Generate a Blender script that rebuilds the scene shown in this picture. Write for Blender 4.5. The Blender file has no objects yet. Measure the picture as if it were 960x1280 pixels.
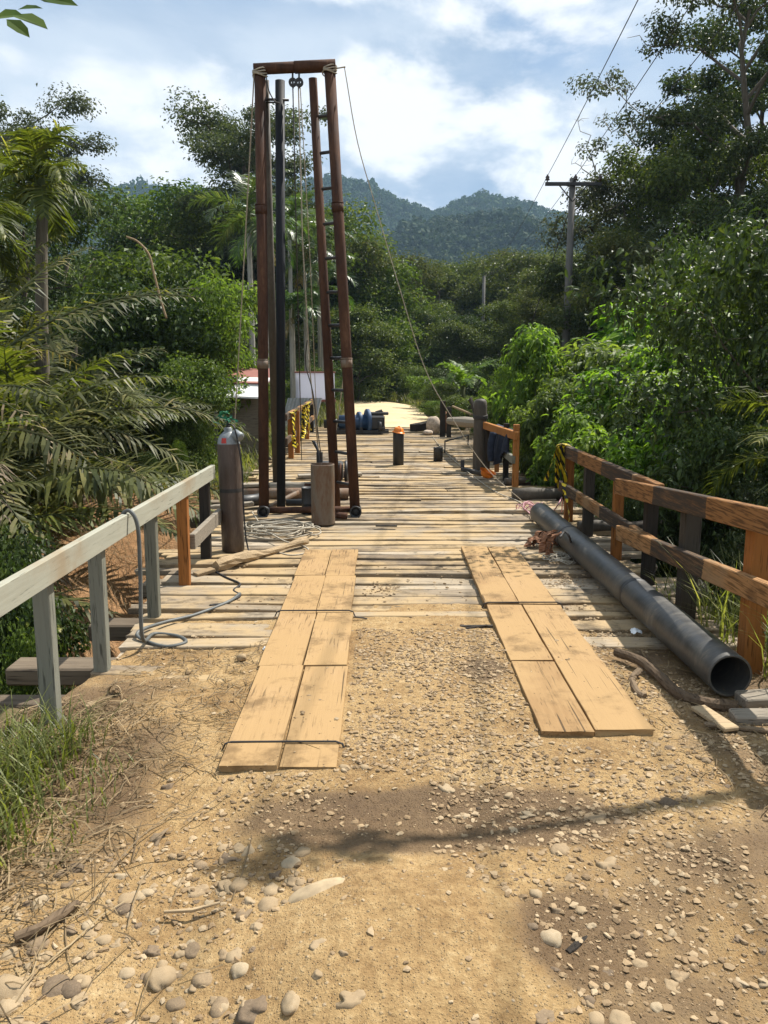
import bpy, math, random
import numpy as np
from mathutils import Vector, Matrix
S = bpy.context.scene
COL = S.collection
PI = math.pi
# ------------------------------------------------------------------ camera, sky, sun, exposure
F = 962.0; H = 1.9; TH = math.atan(180 / F); CT, ST = math.cos(TH), math.sin(TH)
cd = bpy.data.cameras.new('camera'); cam = bpy.data.objects.new('camera', cd); COL.objects.link(cam)
cam.location = (0, 0, H); cam.rotation_euler = (PI / 2 - TH, 0, 0)
cd.sensor_fit = 'AUTO'; cd.sensor_width = 36; cd.lens = 36 * F / 1280
cd.clip_start = 0.05; cd.clip_end = 6000
S.camera = cam
SUN = Vector((0.52, 0.48, 1.0)).normalized()
EL = math.asin(SUN.z); AZ = math.atan2(SUN.x, SUN.y)
sl = bpy.data.lights.new('sun', 'SUN'); sun = bpy.data.objects.new('sun', sl); COL.objects.link(sun)
sl.energy = 5.0; sl.angle = math.radians(0.55); sl.color = (1.0, 0.945, 0.86)
sun.rotation_euler = SUN.to_track_quat('Z', 'Y').to_euler()
EXPOSURE = 0.80; SKY = 0.080
S.view_settings.view_transform = 'Standard'; S.view_settings.look = 'None'
S.view_settings.exposure = EXPOSURE; S.view_settings.gamma = 1
S.view_settings.use_curve_mapping = False
S.cycles.max_bounces = 5; S.cycles.diffuse_bounces = 3; S.cycles.glossy_bounces = 2
S.cycles.transmission_bounces = 3; S.cycles.volume_bounces = 0; S.cycles.transparent_max_bounces = 4
S.cycles.use_denoising = True; S.cycles.caustics_reflective = False; S.cycles.caustics_refractive = False
S.cycles.sample_clamp_indirect = 6

class NT:
    """small helper round a node tree"""
    def __init__(s, t): s.t = t; t.nodes.clear()
    def n(s, typ, _in=None, **kw):
        nd = s.t.nodes.new(typ)
        for k, v in kw.items(): setattr(nd, k, v)
        for k, v in (_in or {}).items():
            sock = nd.inputs[k]
            if isinstance(v, bpy.types.NodeSocket): s.t.links.new(v, sock)
            elif isinstance(v, bpy.types.Node): s.t.links.new(v.outputs[0], sock)
            else: sock.default_value = v
        return nd
    def math(s, op, a, b=0.0, c=0.0, clamp=False):
        nd = s.n('ShaderNodeMath', {0: a, 1: b, 2: c}, operation=op); nd.use_clamp = clamp; return nd.outputs[0]
    def vmath(s, op, a, b=(0, 0, 0)):
        return s.n('ShaderNodeVectorMath', {0: a, 1: b}, operation=op)
    def noise(s, vec, scale, detail=4.0, rough=0.55, dist=0.0):
        return s.n('ShaderNodeTexNoise', {'Vector': vec, 'Scale': scale, 'Detail': detail, 'Roughness': rough, 'Distortion': dist}).outputs['Fac']
    def ramp(s, fac, stops, interp='LINEAR'):
        nd = s.n('ShaderNodeValToRGB', {'Fac': fac}); cr = nd.color_ramp; cr.interpolation = interp
        while len(cr.elements) < len(stops): cr.elements.new(0.5)
        for e, (p, c) in zip(cr.elements, stops):
            e.position = p; e.color = (c, c, c, 1) if isinstance(c, (int, float)) else (*c, 1)
        return nd.outputs[0]
    def mix(s, fac, a, b, blend='MIX'):
        nd = s.n('ShaderNodeMix', data_type='RGBA', blend_type=blend)
        for i, v in ((0, fac), (6, a), (7, b)):
            if isinstance(v, bpy.types.NodeSocket): s.t.links.new(v, nd.inputs[i])
            elif i == 0: nd.inputs[0].default_value = v
            else: nd.inputs[i].default_value = (*v, 1)
        return nd.outputs[2]
    def mrange(s, v, a, b, c=0.0, d=1.0, smooth=False):
        nd = s.n('ShaderNodeMapRange', {0: v, 1: a, 2: b, 3: c, 4: d})
        if smooth: nd.interpolation_type = 'SMOOTHSTEP'
        return nd.outputs[0]

# world: Nishita sky with cumulus cloud banks
w = bpy.data.worlds.new('World'); S.world = w; w.use_nodes = True
N = NT(w.node_tree)
sky = N.n('ShaderNodeTexSky', sky_type='NISHITA')
sky.sun_disc = False; sky.sun_elevation = EL; sky.sun_rotation = AZ; sky.air_density = 1.2; sky.dust_density = 1.0; sky.ozone_density = 2.0
tc = N.n('ShaderNodeTexCoord')
dirn = N.vmath('NORMALIZE', tc.outputs['Generated']).outputs[0]
sp = N.n('ShaderNodeSeparateXYZ', {0: dirn})
zz = N.math('MAXIMUM', sp.outputs[2], 0.0)
den = N.math('ADD', zz, 0.42)
flat = N.n('ShaderNodeCombineXYZ', {0: N.math('DIVIDE', sp.outputs[0], den), 1: N.math('DIVIDE', sp.outputs[1], den), 2: N.math('MULTIPLY', zz, 1.6)}).outputs[0]
offs = N.vmath('ADD', flat, (3.7, 1.2, 0.4)).outputs[0]
big = N.noise(offs, 1.5, 5, 0.5, 0.3)
puff = N.noise(N.vmath('ADD', offs, (5.1, 0.3, 2.2)).outputs[0], 2.7, 12, 0.57, 0.25)
puff2 = N.noise(N.vmath('ADD', offs, (5.04, 0.36, 2.32)).outputs[0], 2.7, 7, 0.55, 0.25)
skyb = N.mix(0.72, sky.outputs[0], (1.75, 2.9, 4.7))
veil = N.mrange(big, 0.30, 0.50, 0.35, 1.0, True)
c = N.mix(veil, skyb, N.mix(N.mrange(puff2, 0.35, 0.62), (2.7, 3.7, 5.1), (4.8, 5.6, 6.6)))
pm0 = N.mrange(N.math('ADD', puff, N.math('MULTIPLY', N.math('SUBTRACT', big, 0.5), 0.5)), 0.395, 0.535, 0, 1, True)
lit = N.mrange(N.math('SUBTRACT', puff, puff2), -0.10, 0.10, 0, 1, True)
c = N.mix(N.math('MULTIPLY', pm0, 0.92), c, N.mix(lit, (5.0, 5.8, 6.7), (8.0, 8.2, 8.4)))
bg = N.n('ShaderNodeBackground', {'Color': c, 'Strength': SKY})
N.n('ShaderNodeOutputWorld', {0: bg})

# ------------------------------------------------------------------ photo geometry -> world points
def ray(px, py):
    u = (px - 480) / F; v = (640 - py) / F
    return Vector((u, CT + v * ST, v * CT - ST))
def gp(px, py, z=0.0):
    r = ray(px, py); return Vector((0, 0, H)) + r * ((z - H) / r.z)
def at(px, py, Y):
    r = ray(px, py); return Vector((0, 0, H)) + r * (Y / r.y)

# ------------------------------------------------------------------ numpy noise
def _h(i, j, s):
    n = (i * 374761393 + j * 668265263 + s * 974634777) & 0xffffffff
    n = ((n ^ (n >> 13)) * 1274126177) & 0xffffffff
    return ((n ^ (n >> 16)) & 0xffff) / 65535.0
def vn(x, y, s=0):
    x = np.asarray(x, float); y = np.asarray(y, float)
    i = np.floor(x).astype(np.int64); j = np.floor(y).astype(np.int64)
    a = x - i; b = y - j; a = a * a * (3 - 2 * a); b = b * b * (3 - 2 * b)
    return (_h(i, j, s) * (1 - a) + _h(i + 1, j, s) * a) * (1 - b) + (_h(i, j + 1, s) * (1 - a) + _h(i + 1, j + 1, s) * a) * b
def fbm(x, y, s=0, o=4):
    t = 0; am = 0.5
    for k in range(o):
        t = t + am * (vn(x * 2 ** k, y * 2 ** k, s + k * 7) - 0.5); am *= 0.5
    return t * 2
def sst(a, b, x):
    t = np.clip((np.asarray(x, float) - a) / (b - a), 0, 1); return t * t * (3 - 2 * t)

# ------------------------------------------------------------------ mesh helpers
def props(o, label=None, cat=None, group=None, kind=None):
    if label: o['label'] = label
    if cat: o['category'] = cat
    if group: o['group'] = group
    if kind: o['kind'] = kind
    return o
def np_mesh(name, V, Fs, mat=None, parent=None, smooth=False, attr=None):
    me = bpy.data.meshes.new(name)
    V = np.asarray(V, np.float32).reshape(-1, 3)
    Fs = [np.asarray(f, np.int32) for f in Fs if len(f)]
    me.vertices.add(len(V)); me.vertices.foreach_set('co', V.ravel())
    loops = np.concatenate([f.ravel() for f in Fs])
    cnt = np.concatenate([np.full(len(f), f.shape[1], np.int32) for f in Fs])
    st = np.concatenate([[0], np.cumsum(cnt)[:-1]]).astype(np.int32)
    me.loops.add(len(loops)); me.loops.foreach_set('vertex_index', loops)
    me.polygons.add(len(cnt)); me.polygons.foreach_set('loop_start', st)
    me.polygons.foreach_set('use_smooth', np.full(len(cnt), bool(smooth)))
    me.update(calc_edges=True)
    for k, a in (attr or {}).items():
        at_ = me.attributes.new(k, 'FLOAT', 'POINT'); at_.data.foreach_set('value', np.asarray(a, np.float32))
    if mat: me.materials.append(mat)
    o = bpy.data.objects.new(name, me); COL.objects.link(o)
    if parent: o.parent = parent
    return o
class G:
    """accumulates geometry; build() links it as ONE mesh object"""
    def __init__(s): s.V = []; s.F3 = []; s.F4 = []; s.n = 0
    def add(s, V, F4=(), F3=()):
        V = np.asarray(V, float).reshape(-1, 3)
        if len(F4): s.F4.append(np.asarray(F4, np.int64) + s.n)
        if len(F3): s.F3.append(np.asarray(F3, np.int64) + s.n)
        s.V.append(V); s.n += len(V); return s
    def build(s, name, mat=None, parent=None, smooth=False, loc=None):
        V = np.concatenate(s.V)
        if loc is not None: V = V - np.asarray(loc)
        fs = []
        if s.F4: fs.append(np.concatenate(s.F4))
        if s.F3: fs.append(np.concatenate(s.F3))
        o = np_mesh(name, V, fs, mat, parent, smooth)
        if loc is not None: o.location = loc
        return o
    def box(s, c, size, rot=None, ch=0.006):
        hx, hy, hz = [d / 2 for d in size]; ch = min(ch, hx * .45, hy * .45, hz * .45)
        P = []; idx = {}
        for sx in (-1, 1):
            for sy in (-1, 1):
                for sz in (-1, 1):
                    for a in range(3):
                        p = [sx * (hx - ch), sy * (hy - ch), sz * (hz - ch)]
                        p[a] = (sx * hx, sy * hy, sz * hz)[a]
                        idx[(sx, sy, sz, a)] = len(P); P.append(p)
        f4 = []; f3 = []
        for a in range(3):
            b, c2 = (a + 1) % 3, (a + 2) % 3
            for sg in (-1, 1):
                q = []
                for u, v in ((-1, -1), (1, -1), (1, 1), (-1, 1)):
                    k = [0, 0, 0]; k[a] = sg; k[b] = u; k[c2] = v; q.append(idx[(*k, a)])
                f4.append(q if sg > 0 else q[::-1])
            for u in (-1, 1):
                for v in (-1, 1):
                    k0 = [0, 0, 0]; k0[b] = u; k0[c2] = v; k1 = list(k0); k0[a] = -1; k1[a] = 1
                    q = [idx[(*k0, b)], idx[(*k1, b)], idx[(*k1, c2)], idx[(*k0, c2)]]
                    f4.append(q if u * v < 0 else q[::-1])
        for k in [(x, y, z) for x in (-1, 1) for y in (-1, 1) for z in (-1, 1)]:
            q = [idx[(*k, 0)], idx[(*k, 1)], idx[(*k, 2)]]
            f3.append(q if k[0] * k[1] * k[2] > 0 else q[::-1])
        P = np.array(P)
        if rot is not None: P = P @ np.array(rot.to_3x3()).T
        return s.add(P + np.array(c), f4, f3)
    def bar(s, a, b, wd, hg, ch=0.006, up=Vector((0, 0, 1))):
        """a box beam from a to b, wd wide, hg high"""
        a, b = Vector(a), Vector(b); y = (b - a).normalized(); x = y.cross(up)
        if x.length < 1e-4: x = Vector((1, 0, 0))
        x.normalize(); z = x.cross(y)
        return s.box((a + b) / 2, (wd, (b - a).length, hg), Matrix((x, y, z)).transposed(), ch)
    def tube(s, pts, rad, n=10, caps=True, jit=0.0, rng=None):
        P = np.array([list(p) for p in pts], float); m = len(P)
        R = np.full(m, rad, float) if np.isscalar(rad) else np.asarray(rad, float)
        T = np.gradient(P, axis=0); T /= np.linalg.norm(T, axis=1)[:, None] + 1e-9
        up = np.array([0, 0, 1.0]) if abs(T[0][2]) < 0.9 else np.array([1.0, 0, 0])
        a = np.linspace(0, 2 * PI, n, endpoint=False); V = []
        X = np.cross(T[0], up); X /= np.linalg.norm(X)
        for i in range(m):
            X = X - T[i] * X.dot(T[i]); X /= np.linalg.norm(X) + 1e-9; Y = np.cross(T[i], X)
            r = R[i] * (1 + (jit * (rng.random(n) - .5) if jit else 0))
            V.append(P[i] + (np.cos(a) * r)[:, None] * X + (np.sin(a) * r)[:, None] * Y)
        f = []
        for i in range(m - 1):
            for k in range(n):
                f.append([i * n + k, i * n + (k + 1) % n, (i + 1) * n + (k + 1) % n, (i + 1) * n + k])
        V = np.concatenate(V); f3 = []
        if caps:
            V = np.concatenate([V, P[:1], P[-1:]])
            for k in range(n):
                f3.append([m * n, (k + 1) % n, k]); f3.append([m * n + 1, (m - 1) * n + k, (m - 1) * n + (k + 1) % n])
        return s.add(V, f, f3)
    def lathe(s, prof, n=24, c=(0, 0, 0), axis=None):
        """prof: (radius, z) pairs bottom to top"""
        a = np.linspace(0, 2 * PI, n, endpoint=False); V = []
        for r, z in prof: V.append(np.stack([np.cos(a) * r, np.sin(a) * r, np.full(n, z)], 1))
        V = np.concatenate(V); f = []
        for i in range(len(prof) - 1):
            for k in range(n): f.append([i * n + k, i * n + (k + 1) % n, (i + 1) * n + (k + 1) % n, (i + 1) * n + k])
        if axis is not None: V = V @ np.array(Vector(axis).to_track_quat('Z', 'Y').to_matrix()).T
        return s.add(V + np.array(c), f)
def empty(name, loc, label, cat, group=None):
    o = bpy.data.objects.new(name, None); COL.objects.link(o); o.location = loc; o.empty_display_size = 0.2
    return props(o, label, cat, group)
def sub(g, name, mat, root, smooth=False):
    """build g (world coordinates) as a child of root"""
    o = g.build(name, mat, None, smooth)
    off = Vector((0, 0, 0)); r = root
    while r is not None: off += r.location; r = r.parent
    o.data.transform(Matrix.Translation(-off)); o.parent = root
    return o
def copy_tree(o, parent=None):
    c = o.copy(); COL.objects.link(c)
    if parent: c.parent = parent
    for ch in list(o.children): copy_tree(ch, c)
    return c
def catenary(a, b, sag, n=16):
    a, b = Vector(a), Vector(b)
    return [a.lerp(b, i / n) - Vector((0, 0, sag * 4 * (i / n) * (1 - i / n))) for i in range(n + 1)]
def spline(pts, k=8):
    P = [Vector(p) for p in pts]; P = [2 * P[0] - P[1]] + P + [2 * P[-1] - P[-2]]; out = []
    for i in range(1, len(P) - 2):
        for j in range(k):
            t = j / k; a, b, c, d = P[i - 1:i + 3]
            out.append(0.5 * (2 * b + (c - a) * t + (2 * a - 5 * b + 4 * c - d) * t * t + (3 * b - a - 3 * c + d) * t ** 3))
    return out + [P[-2]]

# ------------------------------------------------------------------ materials
def new_mat(name):
    m = bpy.data.materials.new(name); m.use_nodes = True; return m, NT(m.node_tree)
def finish(N, col, rough=0.8, bump=None, bstr=0.3, bdist=0.01, metal=0.0, spec=0.3, extra=None):
    i = {'Base Color': col if isinstance(col, bpy.types.NodeSocket) else (*col, 1), 'Roughness': rough, 'Metallic': metal, 'Specular IOR Level': spec}
    if bump is not None: i['Normal'] = N.n('ShaderNodeBump', {'Height': bump, 'Strength': bstr, 'Distance': bdist}).outputs[0]
    p = N.n('ShaderNodeBsdfPrincipled', i)
    N.n('ShaderNodeOutputMaterial', {0: p})
def coords(N, kind='Object', scale=(1, 1, 1)):
    t = N.n('ShaderNodeTexCoord').outputs[kind]
    return N.n('ShaderNodeMapping', {'Vector': t, 'Scale': scale}).outputs[0]
def island(N): return N.n('ShaderNodeNewGeometry').outputs['Random Per Island']
def m_wood(name, cols, axis=0, dust=None, dust_amt=0.5, scale=1.0, rough=0.85, band=None, spec=0.2, bstr=.55, wear=.42, stain=0.0):
    """weathered timber with grain along an axis (0 x, 1 y, 2 z); dust: pale sand lying in patches"""
    m, N = new_mat(name)
    g = [14.0 * scale] * 3; g[axis] = 0.9 * scale
    oi = N.n('ShaderNodeObjectInfo').outputs['Random']; isl = N.math('FRACT', N.math('ADD', island(N), oi))
    base = N.n('ShaderNodeTexCoord').outputs['Object']
    sh = N.n('ShaderNodeCombineXYZ', {0: N.math('MULTIPLY', isl, 31.0), 1: N.math('MULTIPLY', isl, 17.0), 2: N.math('MULTIPLY', isl, 53.0)}).outputs[0]
    p = N.vmath('ADD', base, sh).outputs[0]
    pm = N.n('ShaderNodeMapping', {'Vector': p, 'Scale': tuple(g)}).outputs[0]
    grain = N.noise(pm, 3.0, 6, 0.62, 0.4)
    pat = N.noise(p, 2.2 * scale, 5, 0.6)
    f = N.math('ADD', N.math('MULTIPLY', grain, 0.6), N.math('MULTIPLY', isl, 0.45))
    n = len(cols)
    c = N.ramp(f, [(0.12 + 0.7 * k / (n - 1), cols[k]) for k in range(n)])
    dark = N.mrange(N.noise(pm, 6.0, 3, 0.5), wear - .09, wear, 0.45, 1.0)
    c = N.mix(1.0, c, N.n('ShaderNodeCombineColor', {0: dark, 1: dark, 2: dark}).outputs[0], 'MULTIPLY')
    if dust:
        dn = N.noise(N.vmath('ADD', base, N.n('ShaderNodeCombineXYZ', {0: N.math('MULTIPLY', oi, 37.0), 1: N.math('MULTIPLY', oi, 91.0), 2: 0.0}).outputs[0]).outputs[0], 1.1, 7, 0.62)
        dm = N.mrange(N.math('ADD', N.math('MULTIPLY', dn, 0.7), N.math('MULTIPLY', pat, 0.3)), 0.52 - dust_amt * 0.22, 0.66 - dust_amt * 0.2, 0, 0.9, True)
        c = N.mix(dm, c, dust)
    if stain:
        sn = N.mrange(N.noise(p, 3.1, 8, .68), .50, .68, 0, stain, True); c = N.mix(sn, c, tuple(x * .45 for x in cols[0]))
        ck = N.n('ShaderNodeMapping', {'Vector': p, 'Scale': tuple(.55 if k_ == axis else 26.0 for k_ in range(3))}).outputs[0]
        c = N.mix(N.mrange(N.noise(ck, 2.0, 2, .4), .30, .27, 0, .75), c, (.03, .02, .012))
        sp_ = N.n('ShaderNodeTexVoronoi', {'Vector': p, 'Scale': 16.0}).outputs['Distance']; c = N.mix(N.mrange(sp_, .085, .06, 0, .8), c, (.05, .032, .018))
    if band:
        (bc, length, off, ax) = band
        s = N.n('ShaderNodeSeparateXYZ', {0: base}).outputs[ax]
        s = N.math('ADD', s, N.math('MULTIPLY', N.noise(base, 14, 5), 0.10))
        s = N.math('FRACT', N.math('DIVIDE', N.math('ADD', s, off), length))
        bm = N.math('MULTIPLY', N.math('GREATER_THAN', s, 0.5), N.mrange(N.noise(pm, 4.0, 5, 0.7), 0.34, 0.52, 0.45, 1.0))
        c = N.mix(bm, c, bc)
    hgt = N.math('ADD', grain, N.math('MULTIPLY', pat, 0.6))
    finish(N, c, rough, hgt, bstr, 0.006, spec=spec)
    return m
def m_metal(name, cols, scale=3.0, rough=0.6, metal=0.0, axis=None, bstr=0.3, spec=0.4, stretch=None):
    m, N = new_mat(name)
    sc = [1, 1, 1]
    if axis is not None: sc[axis] = 0.25
    if stretch: sc = stretch
    p = coords(N, 'Object', tuple(sc))
    a = N.noise(p, scale, 8, 0.65, 0.3); b = N.noise(p, scale * 9, 4, 0.6)
    f = N.math('ADD', N.math('MULTIPLY', a, 0.72), N.math('MULTIPLY', b, 0.28))
    n = len(cols)
    c = N.ramp(f, [(0.3 + 0.4 * k / (n - 1), cols[k]) for k in range(n)])
    finish(N, c, N.mrange(a, 0.3, 0.7, rough - 0.12, rough + 0.12), b, bstr, 0.004, metal, spec)
    return m
def m_plain(name, col, rough=0.6, var=0.25, scale=8.0, spec=0.3, metal=0.0):
    m, N = new_mat(name)
    a = N.noise(coords(N), scale, 6, 0.6)
    lo = tuple(x * (1 - var) for x in col); hi = tuple(min(1, x * (1 + var)) for x in col)
    finish(N, N.ramp(a, [(0.3, lo), (0.7, hi)]), rough, a, 0.15, 0.004, metal, spec)
    return m
def m_leaf(name, c1, c2, c3=None, transl=0.3, rough=0.42, patch=0.6, spec=0.35):
    """c1 deep, c2 usual, c3 the odd yellowing leaf"""
    m, N = new_mat(name)
    isl = island(N); oi = N.n('ShaderNodeObjectInfo').outputs['Random']
    p = coords(N)
    pt = N.noise(p, patch, 3, 0.6)
    f = N.math('ADD', N.math('MULTIPLY', isl, 0.55), N.math('MULTIPLY', pt, 0.5))
    st = [(0.18, c1), (0.72, c2)]
    if c3: st.append((0.98, c3))
    c = N.ramp(f, st)
    hs = N.n('ShaderNodeHueSaturation', {'Hue': N.mrange(oi, 0, 1, 0.485, 0.512), 'Saturation': N.mrange(oi, 0, 1, 0.85, 1.05), 'Value': N.mrange(oi, 0, 1, 0.8, 1.2), 'Fac': 1.0, 'Color': c}).outputs[0]
    pr = N.n('ShaderNodeBsdfPrincipled', {'Base Color': hs, 'Roughness': rough, 'Specular IOR Level': spec})
    tl = N.n('ShaderNodeBsdfTranslucent', {'Color': N.mix(1.0, hs, (1.9, 2.0, 0.7), 'MULTIPLY')})
    mx = N.n('ShaderNodeMixShader', {0: transl, 1: pr.outputs[0], 2: tl.outputs[0]})
    N.n('ShaderNodeOutputMaterial', {0: mx})
    return m
M = {}
M['deck'] = m_wood('deck_timber', [(.06, .044, .030), (.165, .125, .085), (.285, .23, .16), (.40, .335, .25)], 0, (.37, .265, .14), 0.42, stain=.65)
M['beam'] = m_wood('bearer_timber', [(.06, .045, .03), (.13, .10, .07), (.2, .16, .11)], 0)
M['track'] = m_wood('track_board', [(.22, .13, .056), (.30, .188, .086), (.37, .245, .12)], 1, (.34, .22, .10), 0.5, bstr=.35, stain=.65)
M['grey_rail'] = m_wood('grey_painted_timber', [(.20, .20, .155), (.29, .285, .225), (.37, .365, .295)], 1, (.27, .215, .14), 0.12, bstr=.18, wear=.37)
M['grey_post'] = m_wood('grey_painted_post', [(.10, .10, .08), (.16, .16, .125), (.22, .22, .18)], 2)
M['orange_post'] = m_wood('orange_brown_post', [(.16, .06, .015), (.28, .11, .028), (.38, .17, .05)], 2)
M['dark_post'] = m_wood('blackened_post', [(.015, .012, .01), (.032, .026, .02), (.06, .05, .038)], 2)
for k_, (l_, o_) in {'band_rail': (2.1, .8), 'band_rail_far': (1.95, 1.02)}.items(): M[k_] = m_wood('orange_black_rail', [(.13, .058, .02), (.25, .12, .042), (.36, .20, .085)], 1, (.26, .17, .09), .1, wear=.50, stain=.5, band=((.045, .034, .025), l_, o_, 1))
M['grey_wood'] = m_wood('grey_weathered_wood', [(.11, .095, .075), (.21, .18, .14), (.32, .28, .22)], 0)
M['pale_wood'] = m_wood('pale_stick_wood', [(.12, .08, .045), (.28, .20, .115), (.40, .30, .18)], 0, scale=1.6)
M['bark_log'] = m_wood('branch_bark', [(.06, .04, .025), (.13, .09, .055), (.2, .145, .09)], 1, scale=1.5)
M['rust'] = m_metal('rusty_steel', [(.020, .013, .010), (.052, .026, .017), (.085, .042, .025), (.16, .09, .055)], 6, 0.88, axis=2, spec=.2)
M['rust_grey'] = m_metal('rusted_grey_steel', [(.05, .036, .028), (.16, .125, .09), (.13, .068, .034), (.25, .21, .155)], 6, 0.7, axis=2)
M['dark_steel'] = m_metal('dark_steel', [(.012, .012, .013), (.03, .03, .03), (.055, .05, .045)], 3, 0.5, axis=2)
M['rod'] = m_metal('tarred_rod', [(.008, .009, .011), (.016, .018, .022), (.028, .03, .034)], 4, .75, axis=2, spec=.2)
M['pipe'] = m_metal('black_coated_pipe', [(.022, .022, .022), (.036, .036, .035), (.075, .07, .06), (.19, .155, .11)], 2.8, 0.45, stretch=(.6, 1.6, .6), spec=0.5)
M['cyl'] = m_metal('worn_brown_cylinder', [(.035, .023, .018), (.07, .048, .037), (.15, .12, .10)], 6, 0.42, axis=2, spec=0.5)
M['cyl_neck'] = m_metal('grey_cylinder_shoulder', [(.12, .14, .15), (.19, .21, .22), (.28, .30, .30)], 5, 0.45)
M['red'] = m_plain('red_paint', (.45, .05, .04))
M['green_cloth'] = m_plain('green_plastic', (.03, .19, .10))
M['rubber'] = m_plain('black_rubber', (.018, .018, .02), 0.55)
M['rope'] = m_plain('pale_rope', (.36, .32, .25), 0.9, 0.3, 40)
M['wire'] = m_plain('dark_wire', (.05, .045, .04), 0.6)
M['pink'] = m_plain('pink_cord', (.55, .30, .32), 0.7)
M['grey_hose'] = m_plain('grey_hose', (.10, .105, .10), 0.5)
M['orange'] = m_plain('orange_plastic', (.72, .20, .02), 0.4)
M['yellow'] = m_plain('yellow_plastic', (.70, .50, .02), 0.45)
M['navy'] = m_plain('navy_cloth', (.018, .024, .04), 0.9, 0.4, 12)
M['blue'] = m_metal('blue_paint', [(.015, .03, .06), (.025, .06, .13), (.05, .10, .19)], 5, 0.5)
M['white'] = m_plain('white_sheet', (.66, .68, .74), 0.6, 0.05, 3)
M['zinc'] = m_metal('zinc_sheet', [(.22, .22, .21), (.34, .34, .33), (.42, .42, .4)], 2, 0.5)
M['roof_white'] = m_plain('white_roof', (.75, .74, .72), 0.6, 0.1)
M['roof_red'] = m_metal('rusty_red_roof', [(.16, .06, .045), (.26, .10, .08), (.3, .14, .1)], 2, 0.7)
M['sandstone'] = m_plain('dusty_sandstone', (.34, .26, .16), .9, .3, 14)
M['rag'] = m_plain('rust_brown_rag', (.22, .105, .055), 0.9, 0.5, 14)
M['sack'] = m_plain('dirty_sack', (.42, .34, .26), 0.9, 0.45, 12)
M['concrete'] = m_metal('concrete_pole', [(.07, .068, .062), (.115, .11, .10), (.16, .155, .145)], 3, 0.9, axis=2)
M['pile'] = m_metal('weathered_pile', [(.035, .028, .02), (.075, .062, .046), (.14, .12, .095)], 4, 0.75, axis=2)
M['porcelain'] = m_plain('brown_insulator', (.05, .03, .02), 0.3, 0.2, 8, 0.5)
M['bark'] = m_wood('tree_bark', [(.05, .04, .028), (.10, .082, .06), (.17, .145, .11)], 2, scale=0.6)
M['pale_bark'] = m_wood('pale_palm_bark', [(.19, .18, .15), (.30, .285, .25), (.40, .38, .34)], 2, scale=0.6)
M['lit1'] = m_plain('clear_plastic_scrap', (.7, .72, .72), 0.3, 0.1)
m_, N = new_mat('white_plastic_sheet'); pr_ = N.n('ShaderNodeBsdfPrincipled', {'Base Color': (.72, .74, .82, 1), 'Roughness': .6}); tl_ = N.n('ShaderNodeBsdfTranslucent', {'Color': (.8, .81, .9, 1)})
N.n('ShaderNodeOutputMaterial', {0: N.n('ShaderNodeMixShader', {0: .55, 1: pr_.outputs[0], 2: tl_.outputs[0]})}); M['sheet'] = m_
# foliage
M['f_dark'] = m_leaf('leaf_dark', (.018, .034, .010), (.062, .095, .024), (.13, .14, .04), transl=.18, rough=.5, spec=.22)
M['f_mid'] = m_leaf('leaf_mid', (.030, .054, .012), (.105, .145, .032), (.22, .21, .06), transl=.26, rough=.52, spec=.2)
M['f_olive'] = m_leaf('leaf_olive', (.036, .050, .016), (.098, .120, .036), (.20, .17, .07), transl=.24, rough=.6, spec=.15)
M['f_grey'] = m_leaf('leaf_greygreen', (.034, .048, .028), (.088, .104, .058), (.16, .16, .09), transl=.22, rough=.6, spec=.18)
M['f_bright'] = m_leaf('leaf_bright', (.038, .075, .013), (.115, .175, .032), (.29, .34, .07), transl=.42, rough=.48, patch=.9, spec=.25)
M['f_shrub'] = m_leaf('leaf_glossy', (.028, .064, .012), (.14, .215, .036), (.30, .36, .08), transl=.45, rough=.5, patch=.9, spec=.22)
M['f_palm'] = m_leaf('palm_leaflet', (.026, .036, .009), (.112, .122, .028), (.42, .34, .14), transl=.36, rough=.5, patch=.8, spec=.22)
M['f_areca'] = m_leaf('areca_leaflet', (.020, .044, .014), (.075, .12, .034), (.20, .22, .08), transl=.34, rough=.36, patch=.8, spec=.45)
M['f_dry'] = m_leaf('dry_leaflet', (.11, .08, .045), (.26, .205, .125), (.40, .34, .23), 0.2, 0.7, 0.8, 0.2)
M['f_grass'] = m_leaf('grass_blade', (.055, .066, .018), (.15, .165, .045), (.40, .34, .16), transl=.4, rough=.45, patch=1.5, spec=.3)
M['f_straw'] = m_leaf('straw', (.09, .06, .03), (.24, .17, .085), (.40, .31, .17), 0.1, 0.7, 1.5, 0.2)
M['f_far'] = m_leaf('leaf_far', (.014, .032, .012), (.036, .068, .022), (.075, .10, .03), 0.12, 0.8, 0.02, 0.1)
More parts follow.
